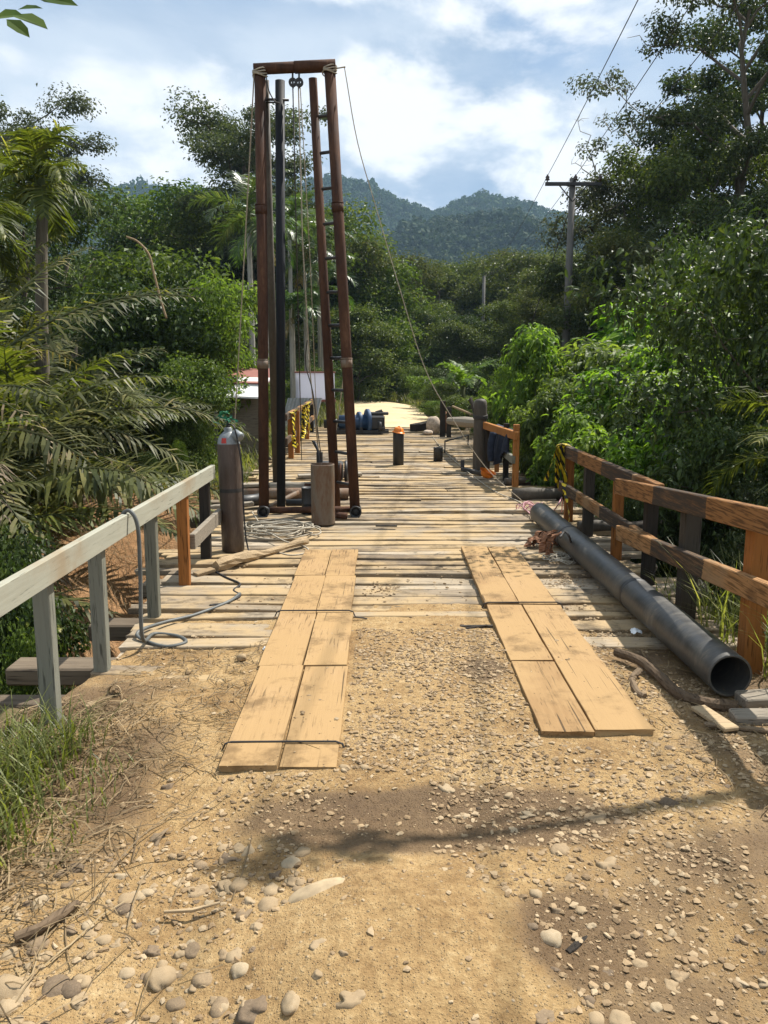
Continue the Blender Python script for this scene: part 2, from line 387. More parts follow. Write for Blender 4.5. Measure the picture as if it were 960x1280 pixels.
# ------------------------------------------------------------------ terrain
rng = np.random.default_rng(7); random.seed(7)
def ground_base(x, y):
    x = np.asarray(x, float); y = np.asarray(y, float)
    ax = np.abs(x)
    y0 = 6.0 - 2.1 * sst(1.62, 1.95, -x) - 1.0 * sst(2.25, 2.9, x)
    wob = fbm(x * .5, y * .5, 3) * .9
    yy = y + wob * sst(1.9, 2.8, ax)
    # dirt carried over the first planks, thinning out between y=5 and y=6.4
    top = 0.030 + 0.010 * np.exp(-((x - .3) / .6) ** 4) * sst(4.2, 5.4, y) - 0.055 * sst(4.6, 6.5 + .5 * np.exp(-((x - .3) / .6) ** 4), y + sst(.75, 1.0, -x) * .75 + sst(1.3, 1.6, x) * .9) - 0.05 * sst(6.6, 7.2, y)
    lf = sst(1.7, 2.2, -x)
    gully = sst(y0, y0 + 2.4, yy) * (1 - sst(9.3 - 1.6 * lf, 14.5 - 1.8 * lf, yy - 0.06 * ax))
    z = top - (2.7 - 1.7 * sst(2.4, 3.4, x) - 1.5 * sst(2.5, 4.0, -x)) * gully
    # beyond the stream the ground stays a little under the deck
    z = z - 0.33 * sst(12, 14, y) * (1 - sst(23.5, 25.3, y))
    # sides
    side = sst(1.8, 3.4, ax)
    z = z + side * (1 - sst(2.6, 4.0, y)) * 0.10
    z = z - sst(2.0, 5.0, -x) * (1 - sst(3.2, 5, y)) * 0.25
    z = z + sst(3, 14, ax) * sst(16, 30, y) * 0.8 * (fbm(x * .07, y * .07, 11) + .25)
    far = np.sqrt(x * x + y * y)
    z = z + sst(60, 320, far) * 6 * (1 + fbm(x * .01, y * .01, 5))
    return z
def gz(x, y):
    x = np.asarray(x, float); y = np.asarray(y, float)
    z = ground_base(x, y)
    near = 1 - sst(9, 26, np.hypot(x, y))
    rough = sst(1.4, 2.3, np.abs(x)) * .5 + .5
    z = z + near * (fbm(x * .9 + 3, y * .9, 21) * .045 * (1 - sst(3.2, 4.2, y) * .5) + fbm(x * 4, y * 4, 22, 4) * .020 * rough + fbm(x * 15, y * 15, 23, 3) * .010)
    # smooth compacted mound before the camera and the muddy dip behind it
    z = z + .055 * np.exp(-(((x - .05) / .42) ** 2 + ((y - 2.15) / .42) ** 2) ** 2)
    for xr, dp in ((-.62, .018), (1.02, .022)): z = z - dp * np.exp(-((x - xr - .05 * np.sin(y * 2)) / .17) ** 2) * (1 - sst(2.9, 3.4, y)) * (.6 + .8 * vn(x * 2, y * 9, 77))
    z = z - .035 * np.exp(-(((x - .15) / .75) ** 2 + ((y - 2.95) / .22) ** 2))
    z = z - .020 * np.exp(-(((x - .72) / .16) ** 2 + ((y - 2.16) / .08) ** 2))
    return z
def axis(lo, hi, a, b, st, gr):
    c = list(np.arange(a, b, st)); p, s = b, st
    while p < hi: c.append(p); s *= gr; p += s
    c.append(hi); p, s = a, st; d = []
    while True:
        s *= gr; p -= s
        if p <= lo: break
        d.append(p)
    return np.array([lo] + d[::-1] + c)
gx = axis(-1500, 1500, -2.7, 2.9, .028, 1.07); gy = axis(-300, 1700, 1.55, 7.2, .028, 1.06)
X, Y = np.meshgrid(gx, gy); Z = gz(X, Y); nx, ny = len(gx), len(gy)
ii = (np.arange(ny - 1)[:, None] * nx + np.arange(nx - 1)[None]).ravel()
FQ = np.stack([ii, ii + 1, ii + nx + 1, ii + nx], 1)
V = np.stack([X.ravel(), Y.ravel(), Z.ravel()], 1)
jag = fbm(X * .8, Y * .8, 31) * .8 + fbm(X * 3, Y * 3, 32) * .35
dirt = (1 - sst(1.6, 2.5, np.where(X < 0, -X + jag * .5, X * .82 + jag * .4))) * (1 - sst(6.6, 7.4, Y))
bank = np.maximum(sst(.1, .8, fbm(X * .35, Y * .35, 33) + .42), sst(1.7, 2.2, -X) * (1 - sst(5.5, 7.5, -X)) * sst(6, 7.5, Y) * (1 - sst(14, 17, Y))) * (1 - sst(15, 26, np.hypot(X, Y)))
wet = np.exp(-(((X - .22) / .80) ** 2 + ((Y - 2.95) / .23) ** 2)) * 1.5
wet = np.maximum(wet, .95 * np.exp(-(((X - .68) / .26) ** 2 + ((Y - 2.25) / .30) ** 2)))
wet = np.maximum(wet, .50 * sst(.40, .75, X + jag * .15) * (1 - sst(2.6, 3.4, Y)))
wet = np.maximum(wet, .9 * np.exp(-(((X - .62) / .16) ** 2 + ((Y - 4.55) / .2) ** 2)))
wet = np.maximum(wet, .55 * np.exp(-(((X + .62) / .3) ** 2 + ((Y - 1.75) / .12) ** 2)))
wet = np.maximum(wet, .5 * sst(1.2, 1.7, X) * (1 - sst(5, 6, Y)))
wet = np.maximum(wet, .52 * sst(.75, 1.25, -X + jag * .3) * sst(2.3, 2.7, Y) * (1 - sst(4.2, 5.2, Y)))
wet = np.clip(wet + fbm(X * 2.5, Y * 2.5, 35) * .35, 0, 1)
m, N = new_mat('ground_soil')
p = coords(N)
ad = N.n('ShaderNodeAttribute', attribute_name='dirt').outputs['Fac']; ab = N.n('ShaderNodeAttribute', attribute_name='bank').outputs['Fac']; aw = N.n('ShaderNodeAttribute', attribute_name='wet').outputs['Fac']
n1 = N.noise(p, 1.7, 8, .65, .3); n2 = N.noise(p, 22, 8, .7); n3 = N.noise(p, 90, 4, .7); vor = N.n('ShaderNodeTexVoronoi', {'Vector': p, 'Scale': 42.0, 'Randomness': 1.0})
f = N.math('ADD', N.math('MULTIPLY', n1, .45), N.math('ADD', N.math('MULTIPLY', n2, .4), N.math('MULTIPLY', n3, .15)))
sand = N.ramp(f, [(.33, (.11, .062, .026)), (.44, (.25, .155, .066)), (.53, (.35, .232, .105)), (.66, (.50, .37, .20))])
peb = N.math('MULTIPLY', N.mrange(vor.outputs['Distance'], .0, .32, 1, 0), N.math('GREATER_THAN', N.n('ShaderNodeSeparateColor', {0: vor.outputs['Color']}).outputs[0], .62))
vo2 = N.n('ShaderNodeTexVoronoi', {'Vector': p, 'Scale': 120.0, 'Randomness': 1.0}); pb2 = N.math('MULTIPLY', N.mrange(vo2.outputs['Distance'], .05, .38, 1, 0), N.math('GREATER_THAN', N.n('ShaderNodeSeparateColor', {0: vo2.outputs['Color']}).outputs[0], .5))
sand = N.mix(N.math('MULTIPLY', pb2, .55), sand, N.ramp(N.n('ShaderNodeSeparateColor', {0: vo2.outputs['Color']}).outputs[1], [(.1, (.12, .08, .045)), (.5, (.30, .215, .125)), (.9, (.50, .41, .28))]))
sand = N.mix(N.math('MULTIPLY', peb, .75), sand, N.ramp(N.n('ShaderNodeSeparateColor', {0: vor.outputs['Color']}).outputs[1], [(.1, (.16, .12, .08)), (.5, (.34, .27, .18)), (.9, (.46, .39, .29))]))
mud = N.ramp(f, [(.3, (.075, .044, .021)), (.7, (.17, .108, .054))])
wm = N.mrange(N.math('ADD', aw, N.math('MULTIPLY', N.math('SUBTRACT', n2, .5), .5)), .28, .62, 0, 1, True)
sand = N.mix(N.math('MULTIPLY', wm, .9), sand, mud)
soil = N.ramp(f, [(.3, (.045, .032, .018)), (.5, (.085, .075, .03)), (.7, (.13, .11, .05))])
brown = N.ramp(f, [(.3, (.16, .085, .04)), (.5, (.32, .18, .085)), (.7, (.42, .27, .15))])
soil = N.mix(ab, soil, brown)
col = N.mix(N.mrange(N.math('ADD', ad, N.math('MULTIPLY', N.math('SUBTRACT', n2, .5), .5)), .3, .7, 0, 1, True), soil, sand)
hgt = N.math('ADD', N.math('MULTIPLY', n2, 1.0), N.math('ADD', N.math('MULTIPLY', n3, .5), N.math('ADD', N.math('MULTIPLY', peb, .5), N.math('MULTIPLY', pb2, .4))))
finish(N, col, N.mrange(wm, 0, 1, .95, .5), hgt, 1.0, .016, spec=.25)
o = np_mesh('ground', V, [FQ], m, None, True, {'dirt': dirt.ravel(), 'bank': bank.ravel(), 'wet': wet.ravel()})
props(o, kind='structure')

# pale dirt road going on past the bridge and bending away
m, N = new_mat('pale_dirt_road'); p = coords(N)
a = N.noise(p, .6, 8, .65); b = N.noise(p, 9, 6, .65)
finish(N, N.ramp(N.math('ADD', N.math('MULTIPLY', a, .6), N.math('MULTIPLY', b, .4)), [(.3, (.37, .28, .155)), (.5, (.50, .40, .235)), (.7, (.60, .50, .32))]), .95, b, .5, .02)
cl_ = spline([(.35, 24.6, 0), (.2, 30, 0), (-.1, 38, 0), (-1.6, 45, 0), (-6, 51, 0), (-14, 55, 0), (-26, 56, 0)], 12)
V = []; Fq = []
for i, q in enumerate(cl_):
    t = (cl_[min(i + 1, len(cl_) - 1)] - cl_[max(i - 1, 0)]).normalized(); s = Vector((t.y, -t.x, 0))
    for k in range(9):
        e = (k - 4) / 4; hw = 1.75 + .3 * float(fbm(i * .3, e * 2 + 5, 41)) + (.5 if i < 8 else 0)
        pt = q + s * e * hw
        V.append((pt.x, pt.y, float(gz(pt.x, pt.y)) + .05 * (1 - e * e) + .02))
    if i:
        for k in range(8): a0 = (i - 1) * 9 + k; Fq.append((a0, a0 + 1, a0 + 10, a0 + 9))
props(np_mesh('road', V, [Fq], m, None, True), kind='structure')
ROAD = np.array([(q.x, q.y) for q in cl_])
def road_dist(x, y): return np.min(np.hypot(ROAD[:, 0] - x, ROAD[:, 1] - y))

# shallow stream in the gully
m, N = new_mat('stream_water'); finish(N, (.05, .045, .025), .12, N.noise(coords(N), 5, 3), .1, .01, spec=.5)
V = [(-3.2, 7.0, -2.35), (3.0, 7.0, -2.35), (3.0, 11.5, -2.35), (-3.2, 11.5, -2.35)]
props(np_mesh('water', V, [[(0, 1, 2, 3)]], m), kind='structure')

# ------------------------------------------------------------------ hills and the forest that covers them
def hill(name, Y0, pts, dep, seed, back):
    xs, zs = [], []
    for px, py in pts:
        q = at(px, py, Y0); xs.append(q.x); zs.append(q.z)
    def hz(x, y):
        z = np.interp(x, xs, zs) - 5
        prof = np.where(y < Y0, sst(Y0 - dep, Y0, y), 1 - sst(Y0, Y0 + back, y))
        rid = fbm(x * .012, y * .007, seed) * 22 * prof * (1 - .75 * np.exp(-((y - Y0) / 60.) ** 2))
        return np.maximum(z * prof ** 1.1, 0) + rid - 3 * (1 - prof)
    x = np.linspace(xs[0], xs[-1], 160); y = np.linspace(Y0 - dep, Y0 + back, 60)
    XX, YY = np.meshgrid(x, y); ZZ = hz(XX, YY); ii = (np.arange(59)[:, None] * 160 + np.arange(159)[None]).ravel()
    o = np_mesh('hills', np.stack([XX.ravel(), YY.ravel(), ZZ.ravel()], 1), [np.stack([ii, ii + 1, ii + 161, ii + 160], 1)], M['f_far'], None, True)
    props(o, kind='structure'); return hz, xs
def lumps(name, hz, x0, x1, y0, y1, n, r0, r1, seed, nq=34):
    r = np.random.default_rng(seed)
    x = r.uniform(x0, x1, n); y = y0 + (y1 - y0) * r.random(n) ** .8; z = hz(x, y); R = r.uniform(r0, r1, n) * (1 + .5 * (r.random(n) > .93))
    C = np.repeat(np.stack([x, y, z + R * r.uniform(.5, 1.2, n)], 1), nq, 0); RR = np.repeat(R, nq)
    d = r.normal(size=(n * nq, 3)); d /= np.linalg.norm(d, axis=1)[:, None]; d[:, 2] = np.abs(d[:, 2]) * 1.05 - .12
    P = C + d * RR[:, None] * r.uniform(.72, 1.08, (n * nq, 1))
    nn = d + r.normal(size=d.shape) * .45; nn /= np.linalg.norm(nn, axis=1)[:, None]
    t = np.cross(nn, r.normal(size=d.shape)); t /= np.linalg.norm(t, axis=1)[:, None]; b = np.cross(nn, t)
    s = (RR * r.uniform(.16, .36, n * nq))[:, None]
    V = np.stack([P - t * s, P - b * s * .8, P + t * s, P + b * s * .8], 1).reshape(-1, 3)
    Fq = np.arange(len(V)).reshape(-1, 4)
    props(np_mesh(name, V, [Fq], M['f_far']), kind='stuff')
far_pts = [(-260, 285), (-60, 270), (60, 262), (95, 249), (135, 247), (185, 237), (215, 240), (300, 250), (380, 236), (425, 231), (455, 236), (500, 258), (538, 270), (570, 254), (600, 246), (640, 252), (690, 268), (740, 280), (800, 298), (960, 310), (1200, 330)]
hz, xs = hill('hills', 820, far_pts, 330, 51, 260)
lumps('far_forest', hz, xs[0], xs[-1], 560, 850, 13000, 2.6, 5.2, 52, 32)
near_pts = [(330, 345), (400, 322), (450, 318), (500, 294), (545, 283), (600, 276), (645, 277), (690, 300), (740, 306), (820, 318), (960, 330), (1100, 345)]
hz, xs = hill('hills', 520, near_pts, 240, 53, 120)
lumps('far_forest', hz, xs[0], xs[-1], 330, 535, 7500, 2.0, 4.2, 54, 40)

# the air: pale haze between here and the hills
g = G(); g.box((0, 700, 102), (3060, 2040, 214), None, .01)
hm, N = new_mat('haze_air')
N.n('ShaderNodeOutputMaterial', {'Volume': N.n('ShaderNodeVolumePrincipled', {'Color': (.50, .74, 1.0, 1), 'Density': 0.00024, 'Anisotropy': 0.1})})
props(g.build('haze', hm), kind='stuff')

# ------------------------------------------------------------------ the bridge
def plank(g, x0, x1, y, wd, th, zt, yaw=0.0, r=rng, n=11, wav=.010):
    """one rough sawn plank lying along x"""
    xs = np.linspace(x0, x1, n); V = []; tp = r.normal(0, .10); xc = (x0 + x1) / 2
    a = r.normal(0, wav, n); b = r.normal(0, wav, n); c = np.cumsum(r.normal(0, wav * .5, n)); c -= c.mean()
    for i, x in enumerate(xs):
        yo = y + (x - xc) * yaw; h = wd / 2 * (1 + tp * (2 * i / (n - 1) - 1)); e = .006
        zt_ = zt + c[i]
        V += [(x, yo - h + a[i], zt_ - e), (x, yo - h + e + a[i], zt_), (x, yo + h - e + b[i], zt_), (x, yo + h + b[i], zt_ - e), (x, yo + h + b[i], zt_ - th), (x, yo - h + a[i], zt_ - th)]
    V = np.array(V); V[:6, 0] += r.normal(0, .012, 6); V[-6:, 0] += r.normal(0, .012, 6)
    f = []
    for i in range(n - 1):
        for k in range(6): f.append((i * 6 + k, i * 6 + (k + 1) % 6, (i + 1) * 6 + (k + 1) % 6, (i + 1) * 6 + k))
    f = [q[::-1] for q in f]
    f += [(0, 1, 2, 3), (0, 3, 4, 5), ((n - 1) * 6 + 3, (n - 1) * 6 + 2, (n - 1) * 6 + 1, (n - 1) * 6), ((n - 1) * 6 + 5, (n - 1) * 6 + 4, (n - 1) * 6 + 3, (n - 1) * 6)]
    g.add(V, f)
bridge = empty('timber_bridge', (0, 14, 0), 'long wooden bridge of rough weathered cross planks under sand', 'bridge')
g = G(); y = 3.62; r = np.random.default_rng(12)
while y < 25.2:
    wd = r.uniform(.105, .20); gap = r.uniform(.010, .028) if r.random() < .5 else r.uniform(.045, .105)
    if y < 5.3: gap = r.uniform(.006, .015)
    yc = y + wd / 2
    lx = -1.80 - r.random() * .10 if yc < 7.2 else -2.1 - r.random() * .35
    rx = 2.45 + r.random() * .35 if yc < 10 else 2.5 + r.random() * .55
    if 5.8 < yc < 7.2: lx = -1.95 - r.random() * .12
    th = .05; zt = r.normal(0, .009)
    if r.random() < .3 and yc > 8.2:
        xm = r.uniform(-.4, 1.4); plank(g, lx, xm - .01, yc, wd, th, zt, r.normal(0, .004), r); plank(g, xm + .01, rx, yc, wd * r.uniform(.85, 1), th, zt + r.normal(0, .009), r.normal(0, .004), r)
    else: plank(g, lx, rx, yc, wd, th, zt, r.normal(0, .004), r)
    y += wd + gap
sub(g, 'deck', M['deck'], bridge)
for yb, xl, xr, ww, hh in ((4.28, -2.32, 2.5, .16, .12), (4.86, -2.48, 2.6, .22, .12), (5.80, -2.3, 2.9, .2, .13), (6.95, -2.25, 3.0, .2, .13), (8.6, -2.3, 3.1, .2, .15), (10.2, -2.6, 3.3, .2, .15), (11.4, -2.7, 3.4, .22, .18), (12.4, -2.7, 3.3, .2, .15), (14.6, -2.8, 3.3, .2, .15), (17, -2.8, 3.2, .2, .15), (20, -2.8, 3.2, .2, .15), (23, -2.7, 3.1, .2, .15)):
    g = G(); g.box(((xl + xr) / 2, yb, -.062 - hh / 2 - (0.0 if yb > 5 else -.03)), (xr - xl, ww, hh), None, .012); sub(g, 'bearer', M['beam'], bridge)
for xg in (-1.35, -.45, .45, 1.35, 2.1):
    g = G(); g.bar((xg, 5.0, -.38), (xg, 25.3, -.38), .24, .3, .02); sub(g, 'girder', M['beam'], bridge)
for px, py in ((-1.3, 6.6), (1.9, 6.6), (-1.3, 13.4), (1.9, 13.4)):
    g = G(); g.tube([(px, py, -3.0), (px + .03, py, -.5)], .16, 12); sub(g, 'pile', M['pile'], bridge, True)
# loose planks and round timbers that stick out past the right edge of the deck
g_names = 'timbers jutting out past the deck edge'
for k, (a, b, rad) in enumerate((((1.9, 11.15, .06), (3.5, 11.4, .07), .10), ((2.3, 8.9, .05), (3.6, 9.0, .04), .075), ((2.0, 12.6, .05), (3.4, 12.9, .06), .06))):
    g = G(); g.tube([Vector(a).lerp(Vector(b), i / 6) + Vector((0, 0, .01 * math.sin(i * 2))) for i in range(7)], [rad * (1 + .1 * math.sin(i * 1.7)) for i in range(7)], 12, jit=.1, rng=rng)
    o = g.build('round_timber', M['pile'], None, True)
    props(o, ['thick grey round timber sticking out past the right deck edge below the hard hat', 'grey round timber poking out under the taped orange rail', 'thin round timber sticking out beside the jacket railing'][k], 'timber', g_names)

# ------------------------------------------------------------------ wheel-track boards
def board(x0, x1, y0, y1, z, th, r):
    g = G(); n = 8; V = []; ys = np.linspace(y0, y1, n)
    a = r.normal(0, .0015, n); b = r.normal(0, .0015, n); c = np.cumsum(r.normal(0, .0006, n)); c -= c.mean()
    for i, yy in enumerate(ys):
        e = .0025; zt = z + c[i]
        V += [(x0 + a[i], yy, zt - e), (x0 + e + a[i], yy, zt), ((x0 + x1) / 2, yy, zt + .0005), (x1 - e + b[i], yy, zt), (x1 + b[i], yy, zt - e), (x1 + b[i], yy, zt - th), (x0 + a[i], yy, zt - th)]
    V = np.array(V); V[:7, 1] += r.normal(0, .006, 7); V[-7:, 1] += r.normal(0, .006, 7)
    f = [(i * 7 + k, i * 7 + (k + 1) % 7, (i + 1) * 7 + (k + 1) % 7, (i + 1) * 7 + k) for i in range(n - 1) for k in range(7)]
    g.add(V, f, [])
    for s, rev in ((0, False), ((n - 1) * 7, True)):
        q = [(s, s + 6, s + 5, s + 4), (s, s + 4, s + 3, s + 1)]; t = [(s + 1, s + 3, s + 2)]
        g.F4.append(np.array([x[::-1] if rev else x for x in q])); g.F3.append(np.array([x[::-1] if rev else x for x in t]))
    return g
r = np.random.default_rng(5)
order = ['nearest', 'second nearest', 'third nearest', 'farthest']
tracks = [('left', [(-.775, -.502), (-.493, -.222)], [(3.34, 4.575), (4.60, 5.655), (5.70, 6.755), (6.79, 7.80)], -.03),
          ('right', [(.815, 1.086), (1.095, 1.39)], [(3.70, 4.655), (4.68, 5.86), (5.91, 6.885), (6.92, 7.95)], 0.0)]
for side, cols_, rows, skew in tracks:
    for j, (ya, yb) in enumerate(rows):
        for k, (xa, xb) in enumerate(cols_):
            sh = skew * (ya - 3.3) / 2.2
            g = board(xa + sh + r.normal(0, .003), xb + sh + r.normal(0, .003), ya + r.normal(0, .006), yb + r.normal(0, .006), .062 + r.normal(0, .002) - .006 * j, .035, r)
            yc = (ya + yb) / 2; o = g.build('track_board', M['track'], None, False, ((xa + xb) / 2 + sh, yc, .05))
            inner = (k == 1) == (side == 'left')
            props(o, f'{order[j]} sandy board on the {"inner" if inner else "outer"} side of the {side} wheel track', 'board', 'boards of the two wheel tracks')
for (xa, xb, yy, lab) in ((-.78, -.22, 3.56, 'thin black strap across the nearest boards of the left wheel track'), (-.81, -.25, 5.675, 'black strap across the middle of the left wheel track with a bent end'), (.81, 1.395, 5.885, 'black strap across the middle of the right wheel track')):
    g = G(); g.tube([(xa - .03, yy, .02), (xa - .012, yy, .058), (xa + .02, yy, .068), ((xa + xb) / 2, yy + .006, .067), (xb - .02, yy + .004, .068), (xb + .012, yy, .058), (xb + .03, yy - .01, .02)] + ([(xb + .12, yy - .03, .012)] if 'bent' in lab else []), .0055, 6)
    props(g.build('binding_strap', M['wire']), lab, 'strap', 'straps that tie the track boards')
# ------------------------------------------------------------------ left railing
rl = empty('grey_railing', (-1.74, 5.5, 0), 'pale grey painted wooden railing with a thick top beam along the deck edge', 'railing')
g = G(); g.bar((-1.715, 2.35, .885), (-1.728, 7.72, .872), .045, .135, .003); sub(g, 'top_rail', M['grey_rail'], rl)
for (x, y, zb, wx, mat, lab) in ((-1.79, 3.86, -.30, .088, 'grey_post', None), (-1.79, 4.62, -.12, .088, 'grey_post', None), (-1.79, 5.74, -.20, .088, 'grey_post', None), (-1.785, 6.66, -.18, .095, 'orange_post', 'orange brown unpainted post'), (-1.80, 7.57, -.18, .10, 'dark_post', 'blackened wooden post')):
    g = G(); g.bar((x, y, zb), (x + .012, y + .01, .815), .088 if wx < .09 else wx, .075, .006, Vector((0, 1, 0)))
    o = sub(g, 'post', M[mat], rl)
    if lab: o['label'] = lab
g = G(); g.bar((-1.715, 6.72, .37), (-1.715, 7.9, .39), .05, .14); sub(g, 'mid_rail', M['grey_wood'], rl)

# ------------------------------------------------------------------ right railing, banded in orange and black
rr = empty('banded_railing', (2.3, 7, 0), 'orange and black banded wooden railing beside the black pipe', 'railing')
g = G(); g.bar((2.27, 9.85, .88), (2.285, 6.3, .885), .075, .145); sub(g, 'top_rail', M['band_rail_far'], rr)
g = G(); g.bar((2.215, 7.22, .80), (2.19, 3.55, 1.10), .065, .15); sub(g, 'top_rail', M['band_rail'], rr)
g = G(); g.bar((2.265, 9.8, .415), (2.275, 6.3, .43), .06, .125); sub(g, 'mid_rail', M['band_rail_far'], rr)
g = G(); g.bar((2.215, 7.10, .375), (2.20, 3.55, .68), .06, .14); sub(g, 'mid_rail', M['band_rail'], rr)
for (x, y, zt, s, mat) in ((2.305, 4.62, 1.04, .125, 'orange_post'), (2.315, 5.70, .93, .125, 'dark_post'), (2.335, 6.62, .86, .105, 'dark_post'), (2.335, 7.57, .84, .095, 'orange_post'), (2.335, 8.68, .84, .11, 'dark_post'), (2.335, 9.62, .84, .10, 'orange_post')):
    g = G(); g.bar((x + .015, y, -.35), (x, y, zt), s, s * .9, .007, Vector((0, 1, 0)))
    o = sub(g, 'post', M[mat], rr); o['label'] = 'orange brown post' if mat == 'orange_post' else 'blackened post'
# caution tape on its far end
def tape_mat():
    m, N = new_mat('caution_tape'); p = N.n('ShaderNodeTexCoord').outputs['Object']; s = N.n('ShaderNodeSeparateXYZ', {0: p})
    d = N.math('FRACT', N.math('MULTIPLY', N.math('ADD', N.math('ADD', s.outputs[0], s.outputs[1]), N.math('MULTIPLY', s.outputs[2], 1.0)), 7.5))
    finish(N, N.mix(N.math('GREATER_THAN', d, .5), (.02, .02, .02), (.72, .56, .03)), .4); return m
M['tape'] = tape_mat()
def ribbon(g, pts, wd, r, n=5):
    P = spline(pts, n); V = []; ang = r.uniform(0, 6)
    for i, q in enumerate(P):
        ang += r.normal(0, .35); s = Vector((math.cos(ang), math.sin(ang), .25 * math.sin(ang * 2))) * wd / 2
        V += [tuple(q - s), tuple(q + s)]
    g.add(V, [(2 * i, 2 * i + 1, 2 * i + 3, 2 * i + 2) for i in range(len(P) - 1)])
r = np.random.default_rng(3); g = G()
for k in range(8):
    y = 9.72 - k * .035; x = 2.215 - .03 * (k % 3); L = r.uniform(.42, .66); dx = r.normal(0, .05); P_ = [(2.33, y, .93), (2.27, y, .965), (x, y - .02, .93), (x - .015 + dx * .4, y - .03, .93 - L * .35), (x + dx, y - .04 + r.normal(0, .03), .93 - L * .7), (x + dx * 1.2, y + r.normal(0, .05), .93 - L)]
    Q = spline(P_, 4); V = []
    for i_, q_ in enumerate(Q): a_ = .9 + .5 * math.sin(i_ * .55 + k * 1.9); V += [tuple(q_ - Vector((math.cos(a_), math.sin(a_), 0)) * .036), tuple(q_ + Vector((math.cos(a_), math.sin(a_), 0)) * .036)]
    g.add(V, [(2 * i_, 2 * i_ + 1, 2 * i_ + 3, 2 * i_ + 2) for i_ in range(len(Q) - 1)])
ribbon(g, [(2.22, 9.4, .5), (2.24, 9.3, .3), (2.27, 9.25, .1), (2.24, 9.2, .0), (2.3, 9.1, -.1)], .06, r)
props(g.build('caution_tape', M['tape']), 'bunch of yellow and black warning tape tied over the banded rail end', 'tape')

# ------------------------------------------------------------------ black pipe lying along the right railing
a, b = Vector((1.985, 4.16, .165)), Vector((1.93, 9.35, .14)); L = (b - a).length; ax = (b - a).normalized()
root = empty('steel_pipe', (1.96, 6.7, 0), 'long fat black pipe lying along the deck with its open end nearest', 'pipe')
g = G(); prof = [(.114, .004), (.125, 0), (.127, .006)]
for k in range(1, 26): prof.append((.1265 + (.0022 if k % 4 == 0 else 0), L * k / 26))
prof += [(.127, L - .004), (.125, L), (.115, L), (.114, L - .01)] + [(.114, L - .01 - (L - .02) * k / 8) for k in range(1, 9)]
g.lathe(prof, 40, a, ax); sub(g, 'pipe_wall', M['pipe'], root, True)
g = G(); g.lathe([(.1285, 1.6), (.1315, 1.605), (.1315, 1.66), (.1285, 1.665)], 40, a, ax); sub(g, 'band', M['dark_steel'], root, True); g = G(); g.lathe([(.1285, 3.7), (.1315, 3.705), (.1315, 3.74), (.1285, 3.745)], 40, a, ax); sub(g, 'band', M['dark_steel'], root, True)

# ------------------------------------------------------------------ the drilling frame
fr = empty('drilling_frame', (-1.0, 10, 0), 'tall rusty steel drilling frame with ladder legs standing on the deck', 'frame')
tl, tr_ = at(325, 92, 9.87), at(412, 88, 9.87); bl, br = gp(330, 640, .05), gp(444, 640, .05)
g = G(); g.tube([bl, bl.lerp(tl, .5) + Vector((.008, 0, 0)), tl + Vector((0, 0, .05))], .066, 16); sub(g, 'leg', M['rust'], fr, True)
g = G(); g.tube([br, br.lerp(tr_, .5) + Vector((.006, 0, 0)), tr_ + Vector((0, 0, .05))], .066, 16); sub(g, 'leg', M['rust'], fr, True)
t3 = at(391, 98, 9.93); b3 = gp(420, 636, .03); g = G(); g.tube([t3, b3], [.05, .066], 14); sub(g, 'back_leg', M['rust'], fr, True)
t4 = at(331, 100, 9.98); b4 = gp(346, 606, .03); g = G(); g.tube([t4, b4], [.05, .062], 14); o = sub(g, 'back_leg', M['pile'], fr, True); o['label'] = 'brown weathered back leg'
for k in range(12):
    z = 4.86 - k * .405
    p = br.lerp(tr_, (z - br.z) / (tr_.z - br.z)); q = b3.lerp(t3, (z - b3.z) / (t3.z - b3.z))
    g = G(); g.tube([p, q], .02, 8); sub(g, 'rung', M['dark_steel'], fr, True)
g = G(); dv = (tr_ - tl).normalized(); g.tube([tl - dv * .07 + Vector((0, 0, .05)), tl.lerp(tr_, .55) + Vector((0, 0, .052))], .062, 16); g.tube([tl.lerp(tr_, .5) + Vector((0, 0, .05)), tr_ + dv * .07 + Vector((0, 0, .05))], .068, 16); sub(g, 'top_beam', M['rust'], fr, True)
g = G()
for q in (tl, tr_):
    for k in range(4): g.tube([q + Vector((.085 * math.cos(t), .085 * math.sin(t), -.03 + .02 * k + .015 * math.sin(2 * t + k))) for t in np.linspace(0, 2 * PI, 14)], .008, 5)
g.tube([tr_ + Vector((.04, -.04, 0)), tr_ + Vector((.19, -.08, .01))], .009, 5)
sub(g, 'rope_lashing', M['rope'], fr, True)
def flange(c, ax_, r0, r1, d):
    g = G(); g.lathe([(r0 * .8, 0), (r1, 0), (r1, d), (r0, d), (r0 * .8, d), (r0 * .78, -.03)], 24, c, ax_); return g
for q in (bl, br):
    g = flange(q + Vector((.01, -.10, .02)), (0, -.98, .1), .072, .078, .05); g.tube([q + Vector((.01, .12, .02)), q + Vector((.01, -.1, .02))], .07, 16); sub(g, 'pipe_foot', M['dark_steel'], fr, True)
y0 = 9.92
g = G(); g.tube([(bl.x + .05, y0, .07), (br.x - .05, y0 + .05, .07)], .042, 12); sub(g, 'base_tie', M['rust'], fr, True)
g = G(); g.tube([(bl.x + .25, y0 + .32, .11), (bl.x + .6, y0 + .3, .12), (bl.x + .78, y0 + .29, .11)], .05, 12); sub(g, 'base_tie', M['dark_steel'], fr, True)
